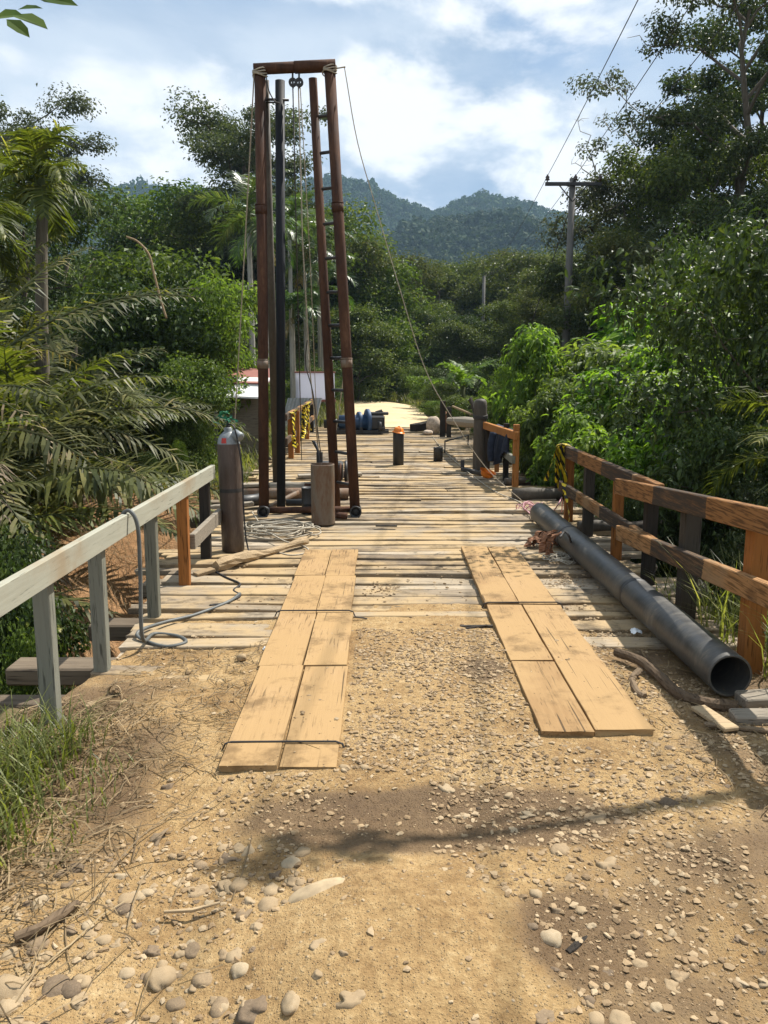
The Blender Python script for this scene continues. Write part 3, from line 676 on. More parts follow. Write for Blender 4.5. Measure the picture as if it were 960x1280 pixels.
for yy, xa, xb, rd, mt, zz_ in ((11.05, -2.15, -.52, .085, 'rust_grey', .09), (11.75, -1.75, -.50, .075, 'grey_wood', .085), (12.6, -1.2, -.55, .06, 'rust', .16)):
    g = G(); g.tube([(xa, yy, zz_), ((xa + xb) / 2, yy + .03, zz_ + .01), (xb, yy + .06, zz_)], rd, 14); sub(g, 'skid', M[mt], fr, True)
g = G(); g.bar((bl.x + .02, 9.95, .9), (bl.x - .12, 12.5, .9), .03, .05)
for q0, q1 in ((bl, tl), (br, tr_)):
    dq = (q1 - q0).normalized()
    for t_ in (.36, .71):
        q = q0.lerp(q1, t_); g = G(); g.lathe([(.066, -.05), (.074, -.048), (.075, .048), (.066, .05)], 18, q, dq); g.tube([q + Vector((.07 * math.cos(a_), .07 * math.sin(a_), .06)) for a_ in np.linspace(0, 2 * PI, 12)], .008, 5); sub(g, 'weld_sleeve', M['rust_grey'] if t_ < .5 else M['rust'], fr, True)
# pulleys under the top beam
for k, px in enumerate((366, 374)):
    q = at(px, 103, 9.87); g = G(); g.lathe([(.02, -.012), (.05, -.014), (.042, 0), (.05, .014), (.02, .012)], 18, q, (0, 1, 0)); g.tube([q + Vector((0, 0, .05)), q + Vector((0, 0, .16))], .012, 6); g.box(q, (.02, .05, .12), None, .003)
    sub(g, 'pulley', M['dark_steel'], fr)
# black drill rod held to the left leg
root = empty('drill_rod', (-1.3, 9.9, 0), 'slim black drill rod standing upright inside the rusty frame', 'rod')
rb = gp(351.5, 638, .03); rt = at(350, 101, rb.y - .1)
g = G(); g.tube([rb, rt], .058, 16); sub(g, 'rod', M['rod'], root, True)
g = G(); q = at(350, 128, rt.y); s = at(326, 127, rt.y); g.tube([q + Vector((.11, -.02, .02)), s + Vector((-.02, -.05, .01))], .016, 8); g.tube([q + Vector((.0, -.06, -.02)), s + Vector((0, -.07, -.03))], .011, 8); sub(g, 'clamp', M['dark_steel'], root, True)
g = G(); g.tube(spline([at(333, 97, 9.8), at(336, 113, 9.78), at(343, 126, 9.8), at(349, 129, 9.8)], 6), .008, 6); sub(g, 'tether', M['wire'], root, True)

def line(name, pts, rad, mat, label, cat='rope', group=None, n=6):
    g = G(); g.tube(pts, rad, n); return props(g.build(name, M[mat], None, True), label, cat, group)
gr = 'ropes hanging in the drilling frame'
line('hoist_rope', [at(366, 106, 9.87), at(372, 360, 10.2), gp(377, 575, .35)], .008, 'wire', 'dark hoist rope hanging from the first pulley of the rusty frame', 'rope', gr)
line('hoist_rope', [at(373, 106, 9.87), at(378, 300, 10.3), at(388, 470, 10.6), gp(401, 590, .25)], .009, 'rope', 'pale hoist rope hanging from the second pulley of the rusty frame', 'rope', gr)
line('hoist_rope', [at(375, 104, 9.9), at(388, 330, 10.4), gp(398, 580, .3)], .006, 'rope', 'thin pale cord beside the hoist rope of the rusty frame', 'rope', gr)
line('hoist_rope', spline([at(384, 425, 10.6), at(382, 455, 10.7), at(391, 490, 10.7), at(396, 530, 10.8), at(402, 575, 10.9)], 6), .008, 'wire', 'dark cord looping down beside the ladder leg of the frame', 'rope', gr)
gg = 'guy ropes of the drilling frame'
an = gp(657, 630, .03)
line('guy_rope', spline([tr_ + Vector((.18, -.08, 0)), at(447, 178, 9.92), at(472, 266, 10.0), at(503, 372, 10.12), at(531, 460, 10.28), at(560, 514, 10.42), at(607, 584, 10.62), an], 5), .0065, 'rope', 'long guy rope slanting from the frame top down to the right deck edge', 'rope', gg)
line('guy_rope', catenary(tl + Vector((-.06, -.05, 0)), at(290, 585, 12.5), .05), .008, 'rope', 'pale guy rope hanging down from the left corner of the frame top', 'rope', gg)
line('guy_rope', catenary(at(432, 452, 11.5), gp(412, 590, .1), .04), .008, 'rope', 'white rope slanting between the ladder legs of the frame', 'rope', gg)

# winch behind the casing
wn = empty('hoist_winch', (-.85, 11.6, 0), 'small dark rope winch with a wheel behind the standing casing pipe', 'winch')
g = G(); g.bar((-1.15, 11.35, .07), (-1.15, 12.2, .07), .07, .1); g.bar((-.55, 11.35, .07), (-.55, 12.2, .07), .07, .1); g.bar((-1.2, 11.5, .15), (-.5, 11.5, .15), .06, .07); sub(g, 'skid_frame', M['rust'], wn)
g = G(); g.lathe([(.02, -.2), (.15, -.2), (.15, -.18), (.08, -.17), (.08, .17), (.15, .18), (.15, .2), (.02, .2)], 24, (-.85, 11.6, .33), (1, 0, 0)); sub(g, 'rope_drum', M['rust'], wn, True)
g = G(); g.box((-.85, 11.95, .32), (.42, .35, .28), None, .03); g.tube([(-1.0, 11.9, .45), (-1.0, 11.9, .62)], .05, 12); sub(g, 'engine', M['dark_steel'], wn)
g = G(); g.lathe([(.05, -.02), (.16, -.025), (.17, 0), (.16, .025), (.05, .02)], 24, (-.58, 11.75, .34), (1, 0, 0)); sub(g, 'wheel', M['dark_steel'], wn, True)
line('engine_hose', spline([(-1.0, 11.9, .6), (-1.08, 11.7, .8), (-1.0, 11.5, .72), (-.95, 11.4, .3)], 6), .018, 'rubber', 'black hose arching over the small dark winch', 'hose')

# standing casing pipe, drum behind
root = empty('casing_pipe', (-.73, 9.25, 0), 'short fat rusty casing pipe standing upright in front of the frame', 'pipe')
c = gp(403, 657, 0.0) + Vector((0, .15, 0)); g = G()
g.lathe([(.135, .0), (.147, .0), (.147, .012), (.146, .73), (.147, .738), (.144, .742), (.136, .742), (.134, .73), (.133, .02)], 36, c); sub(g, 'pipe_wall', M['rust_grey'], root, True)
c = gp(384, 645, 0) + Vector((0, .2, 0)); root = empty('oil_drum', c, 'small black drum beside the foot of the fat casing pipe', 'drum'); g = G()
g.lathe([(.001, 0), (.09, 0), (.096, .01), (.09, .02), (.09, .13), (.095, .14), (.09, .15), (.09, .33), (.096, .345), (.088, .35), (.08, .335), (.001, .335)], 24, c); sub(g, 'shell', M['dark_steel'], root, True)
# short bits of steel about the foot of the frame
gp_ = 'steel offcuts round the foot of the frame'
for k, (a, b, rd, mt, lb) in enumerate((((-.70, 9.66, .06), (-.47, 9.62, .05), .04, 'rust', 'short rusty tube lying between the casing and the ladder leg'), ((-2.15, 10.25, .10), (-1.65, 10.5, .12), .085, 'dark_steel', 'dark pipe end poking out left of the rusty frame leg'), ((-1.55, 10.2, .05), (-1.2, 10.6, .2), .035, 'rust_grey', 'bent grey pipe leaning on the foot of the frame'), ((-1.0, 10.6, .3), (-.50, 10.65, .3), .04, 'rust', 'rusty bar lying across behind the casing pipe'))):
    g = G(); g.tube([a, b], rd, 12); props(g.build('steel_offcut', M[mt], None, True), lb, 'offcut', gp_)
for k, (a, b, wd, lb) in enumerate((((-2.35, 12.2, .05), (-1.5, 12.35, .06), .18, 'grey plank lying loose left of the frame foot'), ((-2.2, 11.6, .06), (-1.6, 11.4, .08), .14, 'short pale plank by the left back leg of the frame'), ((-1.5, 13.3, .05), (-.4, 13.5, .06), .2, 'loose plank behind the winch'), ((-2.3, 9.95, .10), (-1.75, 10.15, .12), .10, 'moss green board end jutting beside the left frame leg'))):
    g = G(); g.bar(a, b, wd, .05); props(g.build('loose_plank', M['grey_wood']), lb, 'plank', 'loose planks near the drilling frame')

# ------------------------------------------------------------------ gas cylinder
c = gp(289, 692, .0) + Vector((0, .12, 0))
root = empty('gas_cylinder', c, 'tall worn brown gas cylinder with a grey shoulder standing against the railing end', 'cylinder')
ax_ = (-.012, .03, 1); R = .117
g = G(); g.lathe([(.06, .012), (.1, .0), (R, .012), (R, .3), (R * .998, .6), (R, 1.10), (R * .99, 1.13)], 36, c, ax_); sub(g, 'body', M['cyl'], root, True)
g = G(); g.lathe([(R * 1.003, .63), (R * 1.012, .64), (R * 1.012, .66), (R * 1.003, .67)], 36, c, ax_); sub(g, 'band', M['dark_steel'], root, True)
g = G(); g.lathe([(R * .992, 1.13), (R * .93, 1.18), (R * .72, 1.225), (R * .45, 1.25), (R * .36, 1.26), (R * .36, 1.29), (R * .26, 1.30), (R * .2, 1.30)], 36, c, ax_); sub(g, 'shoulder', M['cyl_neck'], root, True)
g = G(); g.lathe([(.016, 1.29), (.022, 1.30), (.022, 1.335), (.012, 1.34), (.012, 1.36), (.026, 1.365), (.026, 1.378), (.001, 1.38)], 12, c, ax_); sub(g, 'valve', M['dark_steel'], root, True)
q = c + Vector((.09, -.02, 1.22)); g = G(); g.lathe([(.001, -.05), (.045, -.05), (.05, -.04), (.05, .04), (.045, .05), (.001, .05)], 18, q, (.75, -.4, -.4)); sub(g, 'gauge', M['cyl_neck'], root, True)
g = G()
for th in np.linspace(-.30, .10, 9):
    rr_ = R * .915; a = -PI / 2 - .15 + th
    g.add([(c.x + math.cos(a - .028) * (R * .985), c.y + math.sin(a - .028) * (R * .985), 1.145), (c.x + math.cos(a + .028) * (R * .985), c.y + math.sin(a + .028) * (R * .985), 1.145), (c.x + math.cos(a + .028) * (R * .9), c.y + math.sin(a + .028) * (R * .9), 1.197), (c.x + math.cos(a - .028) * (R * .9), c.y + math.sin(a - .028) * (R * .9), 1.197)], [(0, 1, 2, 3)])
V = np.concatenate(g.V); V[:, :2] += (V[:, :2] - np.array(c)[:2]) * .03 + np.array(ax_)[:2] * 1.17; g.V = [V]
sub(g, 'red_mark', M['red'], root)
q = c + Vector((-.02, -.02, 1.40)); g = G(); rr2 = np.random.default_rng(8)
for k in range(6): ribbon(g, [q + Vector((rr2.normal(0, .02), rr2.normal(0, .02), .07)), q + Vector((rr2.normal(0, .05), rr2.normal(0, .04), .02)), q + Vector((rr2.normal(0, .06), -.03, -.03)), q + Vector((rr2.normal(0, .05), -.02, -.07))], .035, rr2)
props(g.build('green_strap', M['green_cloth']), 'scrap of green strapping caught on the gas cylinder valve', 'strap')
line('gas_hose', spline([c + Vector((0, -.03, 1.34)), c + Vector((.08, -.09, 1.28)), c + Vector((.14, -.11, .9)), c + Vector((.145, -.12, .5)), c + Vector((.17, -.14, .12)), c + Vector((.25, -.2, .015)), c + Vector((.5, -.1, .012))], 8), .0085, 'rubber', 'thin black hose running down the side of the gas cylinder', 'hose')

# hose thrown over the left railing
P = [gp(300, 742, .02), gp(286, 752, .015), gp(245, 768, .012), gp(205, 778, .03), gp(176, 788, .05), gp(174, 797, .03), gp(205, 808, .012), gp(232, 803, .012), gp(222, 795, .012), gp(193, 792, .02)]
q = Vector((-1.70, 5.02, .955))
over = [Vector((-1.64, 4.98, .10)), Vector((-1.635, 5.0, .55)), Vector((-1.64, 5.02, .86)), Vector((-1.69, 5.03, .966)), Vector((-1.75, 5.05, .93)), Vector((-1.755, 5.1, .84))]
line('rubber_hose', spline(P + over, 8), .0135, 'grey_hose', 'dark grey hose hung over the grey railing and looped on the planks', 'hose')
line('rubber_hose', spline([gp(270, 715, .015), gp(283, 722, .012), gp(300, 730, .012), gp(292, 738, .012), gp(300, 745, .012), gp(280, 754, .012), gp(262, 757, .012)], 8), .010, 'rubber', 'thin black hose trailing over the planks below the split log', 'hose')
line('pull_cord', [(-2.15, 5.6, .3), (-2.2, 5.5, -.5), (-2.15, 5.4, -1.3)], .007, 'rope', 'thin white cord hanging below the grey railing', 'rope')

# split log
g = G(); a, b = gp(270, 708, .06), gp(384, 676, .05)
P = [a.lerp(b, t) + Vector((0, .02 * math.sin(5 * t), .012 * math.sin(9 * t))) for t in np.linspace(0, 1, 14)]
g.tube(P, [.050 + .010 * math.sin(7 * t) + .006 * math.sin(23 * t) - .018 * t for t in np.linspace(0, 1, 14)], 12, jit=.4, rng=rng)
lg = empty('split_log', a, 'barkless tan log lying across the planks beside the gas cylinder', 'log'); sub(g, 'stem', M['pale_wood'], lg, False)
g = G(); g.bar(a + Vector((-.02, -.03, -.02)), a + Vector((-.16, -.16, -.04)), .09, .035); sub(g, 'split_end', M['pale_wood'], lg)

# coil of pale rope
g = G(); r = np.random.default_rng(9); c = gp(352, 668, 0)
for k in range(15):
    rx, ry = r.uniform(.16, .34), r.uniform(.13, .28); o_ = Vector((r.normal(0, .08), r.normal(0, .08), .02 + .007 * k)); ph = r.uniform(0, 6)
    g.tube([c + o_ + Vector((rx * math.cos(t) * 1.25, ry * math.sin(t), .012 * math.sin(3 * t + ph))) for t in np.linspace(ph, ph + r.uniform(4, 6.2), 20)], .0085, 6)
props(g.build('rope_coil', M['rope'], None, True), 'tangled pale rope coil lying behind the tan log', 'rope')
line('pull_cord', spline([gp(345, 690, .02), gp(365, 694, .02), gp(385, 690, .02), gp(380, 683, .02), gp(355, 676, .05), gp(330, 660, .08), gp(315, 640, .12)], 8), .008, 'rope', 'pale cord end trailing from the rope coil past the tan log', 'rope')

# ------------------------------------------------------------------ pipe stubs on the deck and the hard hat on one of them
def hat(c, mat, label, tilt=(0, 0), s=1.0):
    g = G(); n = 28; prof = [(.155, 0.0), (.150, .012), (.126, .02), (.122, .05), (.112, .085), (.085, .118), (.045, .136), (.001, .14)]
    g.lathe([(r_ * s, z * s) for r_, z in prof] + [(.10 * s, .09 * s), (.118 * s, .03 * s), (.12 * s, .004)], n)
    root = empty('hard_hat', c, label, 'hard hat', 'orange hard hats on the deck'); root.rotation_euler = (tilt[0], tilt[1], .4)
    V = np.concatenate(g.V); k = (V[:, 1] < -.1 * s) & (V[:, 2] < .02); V[k, 1] *= 1.2; g.V = [V]
    o = g.build('shell', mat, None, True); o.parent = root
    g = G(); g.tube([Vector((0, math.cos(t) * .128 * s, math.sin(t) * .135 * s + .012)) for t in np.linspace(.35, PI - .35, 14)], .012 * s, 6); o = g.build('ridge', mat, None, True); o.parent = root
stub = 'black pipe stubs standing on the deck'
for (px, py, rd, h, lab) in ((498, 582, .108, .66, 'tall black pipe stub capped by an orange hard hat'), (548, 577, .098, .28, 'short black pipe stub standing on the deck')):
    c = gp(px, py, 0.0) + Vector((0, rd, 0)); root = empty('pipe_stub', c, lab, 'pipe', stub); g = G()
    g.lathe([(rd * .9, 0), (rd, 0), (rd, h), (rd * .985, h + .006), (rd * .9, h + .004), (rd * .88, .02)], 28, c); sub(g, 'pipe_wall', M['dark_steel'], root, True)
    if h > .5: hat(c + Vector((0, 0, h - .015)), M['orange'], 'orange hard hat sitting on top of the tall black pipe stub', (.1, .12), .82)

# ------------------------------------------------------------------ right middle: thick mooring pile, short railing, jacket, hard hat
c = gp(600, 588, 0) + Vector((0, .13, 0)); root = empty('thick_post', c, 'thick round weathered post with a domed top beside the jacket', 'post'); g = G()
g.lathe([(.125, -.4), (.128, 0), (.125, .5), (.122, 1.2), (.115, 1.28), (.08, 1.325), (.001, 1.335)], 24, c); sub(g, 'shaft', M['pile'], root, True)
g = G()
for k in range(3): g.tube([c + Vector((.132 * math.cos(t), .132 * math.sin(t), .98 + .025 * k + .02 * math.sin(t))) for t in np.linspace(0, 2 * PI, 16)], .012, 5)
sub(g, 'rope_binding', M['wire'], root, True)
rw = empty('deck_railing', (2.1, 13, 0), 'short broken wooden railing under the dark jacket beside the thick post', 'railing')
for (px, py, top, s, mt) in ((644, 610, 1.02, .095, 'orange_post'), (632, 601, .98, .09, 'dark_post'), (621, 590, .72, .08, 'orange_post'), (609, 588, .85, .09, 'dark_post')):
    p = gp(px, py, 0); g = G(); g.bar((p.x, p.y, -.3), (p.x - .01, p.y, top), s, s * .9, .006, Vector((0, 1, 0))); sub(g, 'post', M[mt], rw)
g = G(); p, q = at(598, 529, 15.0), at(646, 545, 12.15); g.bar(p, q, .07, .13); sub(g, 'top_rail', M['orange_post'], rw)
g = G(); p, q = at(612, 552, 14.3), at(642, 575, 12.2); g.bar(p, q, .06, .12); sub(g, 'mid_rail', M['grey_post'], rw)
# jacket slung over the rail
g = G(); r = np.random.default_rng(4); nu, nv = 15, 15; V = []
a, b = at(619, 532, 13.8), at(641, 540, 12.6)
for i in range(nu):
    for j in range(nv):
        u, v = i / (nu - 1), j / (nv - 1); p = a.lerp(b, u); d = (v - .38) * 1.15
        fold = .045 * math.sin(u * 17 + v * 3) * min(1, abs(d) * 3)
        side = -1 if d > 0 else 1
        wob = .55 + .45 * abs(math.sin(u * 3.0 + .35)) if d > 0 else .5
        V.append((p.x + side * (.05 + abs(d) * .09) + fold, p.y + fold * .6 - .1 * v * (u - .5), p.z + .045 - abs(d) * wob * .95 - (0 if abs(d) > .1 else 4 * d * d)))
g.add(V, [(i * nv + j, i * nv + j + 1, (i + 1) * nv + j + 1, (i + 1) * nv + j) for i in range(nu - 1) for j in range(nv - 1)])
jk = empty('jacket', a, 'dark navy jacket slung over the short railing', 'jacket')
o = sub(g, 'cloth', M['navy'], jk, True); o.modifiers.new('s', 'SOLIDIFY').thickness = .012
g = G(); q = at(622, 548, 13.2); g.tube(spline([q + Vector((-.08, -.05, .1)), q + Vector((-.13, -.1, -.12)), q + Vector((-.12, -.12, -.38))], 6), [.06] * 6 + [.055] * 7, 10); sub(g, 'sleeve', M['navy'], jk, True)
hat(gp(611, 596, .05) + Vector((0, .1, .085)), M['orange'], 'orange hard hat lying upside down on the deck below the jacket', (PI + .25, .2), .95)
g = G(); a = gp(578, 586, .04); b = gp(603, 592, .03); g.bar(a, b, .09, .06); g.bar(a + Vector((0, 0, .03)), a + Vector((0, .02, .16)), .07, .05, .006, Vector((0, 1, 0)))
props(g.build('steel_bracket', M['dark_steel']), 'dark bent steel bracket lying at the foot of the thick post', 'bracket')
g = G(); a = gp(556, 551, .3); g.tube([gp(556, 566, .02), gp(556, 566, .02) + Vector((0, 0, .26)), gp(585, 556, .02) + Vector((0, 0, .24)), gp(585, 556, .02)], .018, 8); props(g.build('steel_hoop', M['dark_steel'], None, True), 'low bent steel bar standing on the deck before the far post', 'bar')
line('cord_on_deck', spline([gp(540, 545, .02), gp(552, 560, .02), gp(575, 582, .02), gp(615, 612, .02), gp(650, 628, .02), gp(668, 650, .02)], 6), .008, 'rope', 'pale cord lying across the deck under the guy rope', 'rope')
# far right posts, log rail, heap of sacks
rf = empty('end_railing', (1.8, 21, 0), 'broken dark railing of two posts and a pale log near the far deck end', 'railing')
for (px, py, top, s, mt) in ((553, 546, 1.0, .15, 'dark_post'), (561, 547, .85, .12, 'dark_post')):
    p = gp(px, py, 0); g = G(); g.bar((p.x, p.y, -.3), (p.x, p.y, top), s, s, .008, Vector((0, 1, 0))); sub(g, 'post', M[mt], rf)
g = G(); p, q = at(562, 526, 19), at(600, 529, 15.2); g.tube([p, p.lerp(q, .5), q], [.09, .12, .1], 10, jit=.1, rng=rng); sub(g, 'log_rail', M['grey_wood'], rf)
g = G(); p = gp(588, 534, .1); g.bar(p, at(586, 500, p.y), .14, .13, .01, Vector((0, 1, 0))); sub(g, 'brace', M['dark_post'], rf)
g = G(); p, q = at(588, 498, 18.5), at(594, 516, 18.2); g.bar(p, q, .06, .1); sub(g, 'brace', M['dark_post'], rf)
g = G(); p, q = at(566, 508, 20), at(590, 518, 18.2); g.tube([p, q], .03, 8); sub(g, 'thin_pole', M['pale_wood'], rf)
def blob(g, c, s, r, n=10):
    a = np.linspace(0, PI, n); b = np.linspace(0, 2 * PI, n * 2, endpoint=False); V = []
    for t in a:
        for u in b:
            d = np.array([math.sin(t) * math.cos(u), math.sin(t) * math.sin(u), math.cos(t)]); k = 1 + .22 * float(fbm(d[0] * 1.7 + c[0] * 3, d[1] * 1.7 + d[2] * 1.3 + c[1], int(r.integers(1)) + 61))
            V.append(np.array(c) + d * np.array(s) * k)
    m_ = n * 2; g.add(V, [(i * m_ + j, (i + 1) * m_ + j, (i + 1) * m_ + (j + 1) % m_, i * m_ + (j + 1) % m_) for i in range(n - 1) for j in range(m_)])
r = np.random.default_rng(2)
for k, (px, py, Y_, s, mt, lab) in enumerate(((541, 538, 22.5, (.22, .2, .28), 'sack', 'dirty tan sack standing at the far deck end'), (548, 530, 22.8, (.16, .16, .34), 'rag', 'brown bundle of cloth on the heap at the far deck end'), (536, 541, 22.2, (.15, .14, .08), 'sack', 'flat pale sack lying before the heap at the far deck end'))):
    p = gp(px, py, .1); g = G(); blob(g, (p.x, Y_, s[2] * .9), s, r); props(g.build('sack', M[mt], None, True), lab, 'sack', 'sacks heaped at the far deck end')
g = G(); p, q = gp(516, 535, .12), gp(541, 530, .2); g.bar(p, q, .3, .22, .02); props(g.build('timber_block', M['dark_post']), 'black timber block lying where the pale road meets the deck', 'timber')

# ------------------------------------------------------------------ blue pump set by the far end of the deck
pm = empty('pump_engine', (-.5, 23, 0), 'blue flanged pump with a black engine at the far deck end', 'pump')
Y_ = 22.6; c = at(456, 527, Y_)
for px, r1 in ((459.5, .36), (449, .28)):
    q = at(px, 527, Y_); g = G(); g.lathe([(.10, -.05), (r1, -.05), (r1 + .01, -.03), (r1 + .01, .03), (r1, .05), (.10, .05)], 28, q, (1, .25, 0)); sub(g, 'flange', M['blue'], pm, True)
q, s = at(424, 528, Y_), at(461, 527, Y_); g = G(); g.tube([q, s], .21, 20); sub(g, 'housing', M['blue'], pm, True)
q, s = at(405, 530, Y_), at(424, 529, Y_); g = G(); g.tube([q, s], .13, 16); sub(g, 'shaft', M['dark_steel'], pm, True)
q = at(466, 528, Y_); g = G(); g.box(q + Vector((.1, 0, 0)), (.5, .5, .42), None, .05); g.box(q + Vector((.15, 0, .26)), (.62, .3, .08), None, .03); g.tube([at(474, 530, Y_), at(474, 514, Y_)], .12, 14); g.tube([at(471, 516, Y_), at(478, 514, Y_)], .06, 10); sub(g, 'engine', M['dark_steel'], pm, False)
g = G(); z0 = .05; g.bar((c.x - .9, Y_ - .25, z0 + .03), (c.x + .7, Y_ - .25, z0 + .03), .08, .1); g.bar((c.x - .9, Y_ + .25, z0 + .03), (c.x + .7, Y_ + .25, z0 + .03), .08, .1)
for xo in (-.8, -.1, .55): g.bar((c.x + xo, Y_ - .3, z0 + .12), (c.x + xo, Y_ + .3, z0 + .12), .09, .1)
sub(g, 'skid_frame', M['dark_steel'], pm)
g = G(); q = at(474, 533, Y_ - .2); g.lathe([(.03, -.05), (.17, -.05), (.18, 0), (.17, .05), (.03, .05)], 20, q, (1, .2, 0)); sub(g, 'wheel', M['dark_steel'], pm, True)

# ------------------------------------------------------------------ far left railing with tape
rq = empty('taped_railing', (-1.95, 17, 0), 'orange railing with yellow tape behind the drilling frame on the left', 'railing')
for (px, py, top, mt) in ((364, 573, .95, 'orange_post'), (372, 566, .95, 'orange_post'), (384, 549, .95, 'orange_post'), (390, 541, 1.0, 'dark_post')):
    p = gp(px, py, 0); g = G(); g.bar((p.x, p.y, -.3), (p.x, p.y, top), .11, .1, .006, Vector((0, 1, 0))); sub(g, 'post', M[mt], rq)
p0, p1 = gp(358, 580, 0), gp(392, 540, 0)
for h, nm in ((.93, 'top_rail'), (.45, 'mid_rail')):
    g = G(); g.bar((p0.x, p0.y, h), (p1.x, p1.y, h), .07, .13); sub(g, nm, M['band_rail'], rq)
g = G(); r = np.random.default_rng(6)
for k in range(8):
    t = r.uniform(.1, .75); p = p0.lerp(p1, t); ribbon(g, [(p.x + .062, p.y, .99), (p.x + .08, p.y - .1, .7 + r.normal(0, .08)), (p.x + .06, p.y + r.normal(0, .2), .45), (p.x + .1, p.y + r.normal(0, .2), .25)], .09, r)
q_ = [p0.lerp(p1, t_) + Vector((.062, 0, .985 + .01 * math.sin(t_ * 30))) for t_ in np.linspace(.06, .8, 9)]
ribbon(g, q_, .07, r, 3)
props(g.build('caution_tape', M['tape']), 'yellow warning tape wound on the orange railing behind the frame', 'tape')

# white board, zinc shelter and low house on the left bank
wb = empty('white_board', (-2.4, 26, 0), 'blank white board on posts standing beside the road behind the frame', 'board')
a, b = at(370, 500, 26), at(418, 466, 26); g = G(); g.box(((a.x + b.x) / 2, 26, (a.z + b.z) / 2), (b.x - a.x, .06, b.z - a.z), None, .01); sub(g, 'panel', M['sheet'], wb)
g = G(); g.box(((a.x + b.x) / 2, 25.98, a.z - .02), (b.x - a.x + .06, .1, .07)); g.box(((a.x + b.x) / 2, 25.98, b.z + .02), (b.x - a.x + .06, .1, .05)); sub(g, 'trim', M['roof_red'], wb)
for x in (a.x + .08, b.x - .08): g = G(); g.box((x, 26.08, a.z / 2), (.08, .08, a.z + 1.4)); sub(g, 'post', M['grey_post'], wb)
g = G(); V = []; f = []; n = 40
a, b = at(356, 500, 25.2), at(392, 520, 25.2)
for i in range(n + 1):
    x = a.x - .1 + (b.x - a.x + .2) * i / n; o_ = .022 * math.sin(i * PI / 2)
    V += [(x - .15, 25.1 + o_, -.35), (x + .15, 25.6 + o_, a.z + .05), (x + .15, 25.63 + o_, a.z + .05), (x - .15, 25.13 + o_, -.35)]
for i in range(n): f += [tuple(4 * i + k for k in (0, 1)) + tuple(4 * (i + 1) + k for k in (1, 0)), tuple(4 * (i + 1) + k for k in (3, 2)) + tuple(4 * i + k for k in (2, 3))]
g.add(V, f); props(g.build('zinc_sheet', M['zinc']), 'grey corrugated zinc sheet leaning below the blank white board', 'sheet')
hs = empty('low_house', (-3.6, 19.2, 0), 'low wooden house with a white roof edged in rusty red on the left bank', 'house')
p, q = at(264, 496, 18.5), at(327, 499, 18.5); zr = p.z
g = G(); g.add([(p.x, 18.5, zr), (q.x, 18.5, zr - .05), (q.x + .1, 19.3, zr + .40), (p.x + .1, 19.3, zr + .42), (p.x, 18.5, zr + .04), (q.x, 18.5, zr - .01), (q.x + .1, 19.3, zr + .44), (p.x + .1, 19.3, zr + .46)], [(3, 2, 1, 0), (4, 5, 6, 7), (0, 1, 5, 4), (1, 2, 6, 5), (2, 3, 7, 6), (3, 0, 4, 7)])
rfp = sub(g, 'roof', M['roof_white'], hs)
g = G(); g.add([(p.x + .1, 19.0, zr + .30), (q.x + .08, 19.0, zr + .28), (q.x + .1, 20.6, zr + .62), (p.x + .1, 20.6, zr + .64), (p.x + .1, 18.95, zr + .33), (q.x + .08, 18.95, zr + .31), (q.x + .1, 20.6, zr + .66), (p.x + .1, 20.6, zr + .68)], [(3, 2, 1, 0), (4, 5, 6, 7), (0, 1, 5, 4), (1, 2, 6, 5), (2, 3, 7, 6), (3, 0, 4, 7)])
o = sub(g, 'ridge_sheet', M['roof_red'], rfp)
g = G(); g.box(((p.x + q.x) / 2, 19.7, zr / 2 - .4), (q.x - p.x - .3, 1.1, zr + .9)); sub(g, 'wall', M['grey_wood'], hs)
for x in (p.x + .06, q.x - .06): g = G(); g.box((x, 18.6, zr / 2 - .45), (.09, .09, zr + .9)); sub(g, 'post', M['grey_post'], hs)
a = at(213, 430, 24); wl = empty('tin_hut', (a.x, 24, 0), 'white slatted hut half hidden in the bushes on the left bank', 'hut')
g = G()
for k in range(6): g.box((a.x - .45 + .18 * k, 24 + .02 * (k % 2), a.z - 1.3), (.12, .04, 2.9), Matrix.Rotation(.05 * (k % 3 - 1), 4, 'Y'))
sub(g, 'wall', M['roof_white'], wl); g = G(); g.box((a.x, 24.5, a.z + .22), (1.5, 1.6, .06), Matrix.Rotation(.1, 4, 'X')); sub(g, 'roof', M['zinc'], wl)

# ------------------------------------------------------------------ rags, wires, litter near the pipe's far end
r = np.random.default_rng(14); g = G(); c = gp(680, 682, 0)
for k in range(9):
    p = c + Vector((r.uniform(-.22, .18), r.uniform(-.16, .2), .02)); ribbon(g, [p, p + Vector((.05, .04, .07 + .04 * r.random())), p + Vector((.11, .02, .05)), p + Vector((.16, .06, .02))], .09, r)
o = g.build('brown_rag', M['rag']); props(o, 'crumpled rust brown rags heaped at the far end of the right wheel track', 'rags')
g = G(); c = gp(700, 668, .26)
for k in range(5):
    p = c + Vector((r.normal(0, .03), r.normal(0, .05), .015)); ribbon(g, [p + Vector((-.02, .05, .0)), p + Vector((-.08, .0, -.02)), p + Vector((-.12, -.02, -.1)), p + Vector((-.13, -.03, -.2))], .07, r)
props(g.build('brown_rag', M['rag']), 'rust brown rag draped over the black pipe', 'rag')
def wire_loops(name, c, n, r0, r1, rad, mat, label, cat='wire', flat=.03):
    g = G()
    for k in range(n):
        rx, ry = r.uniform(r0, r1), r.uniform(r0, r1); o_ = Vector((r.normal(0, r0), r.normal(0, r0), .015)); ph = r.uniform(0, 6)
        g.tube([c + o_ + Vector((rx * math.cos(t), ry * math.sin(t), abs(flat * math.sin(t * 1.5 + ph)))) for t in np.linspace(ph, ph + r.uniform(4.5, 7.5), 22)], rad, 5)
    return props(g.build(name, M[mat], None, True), label, cat)
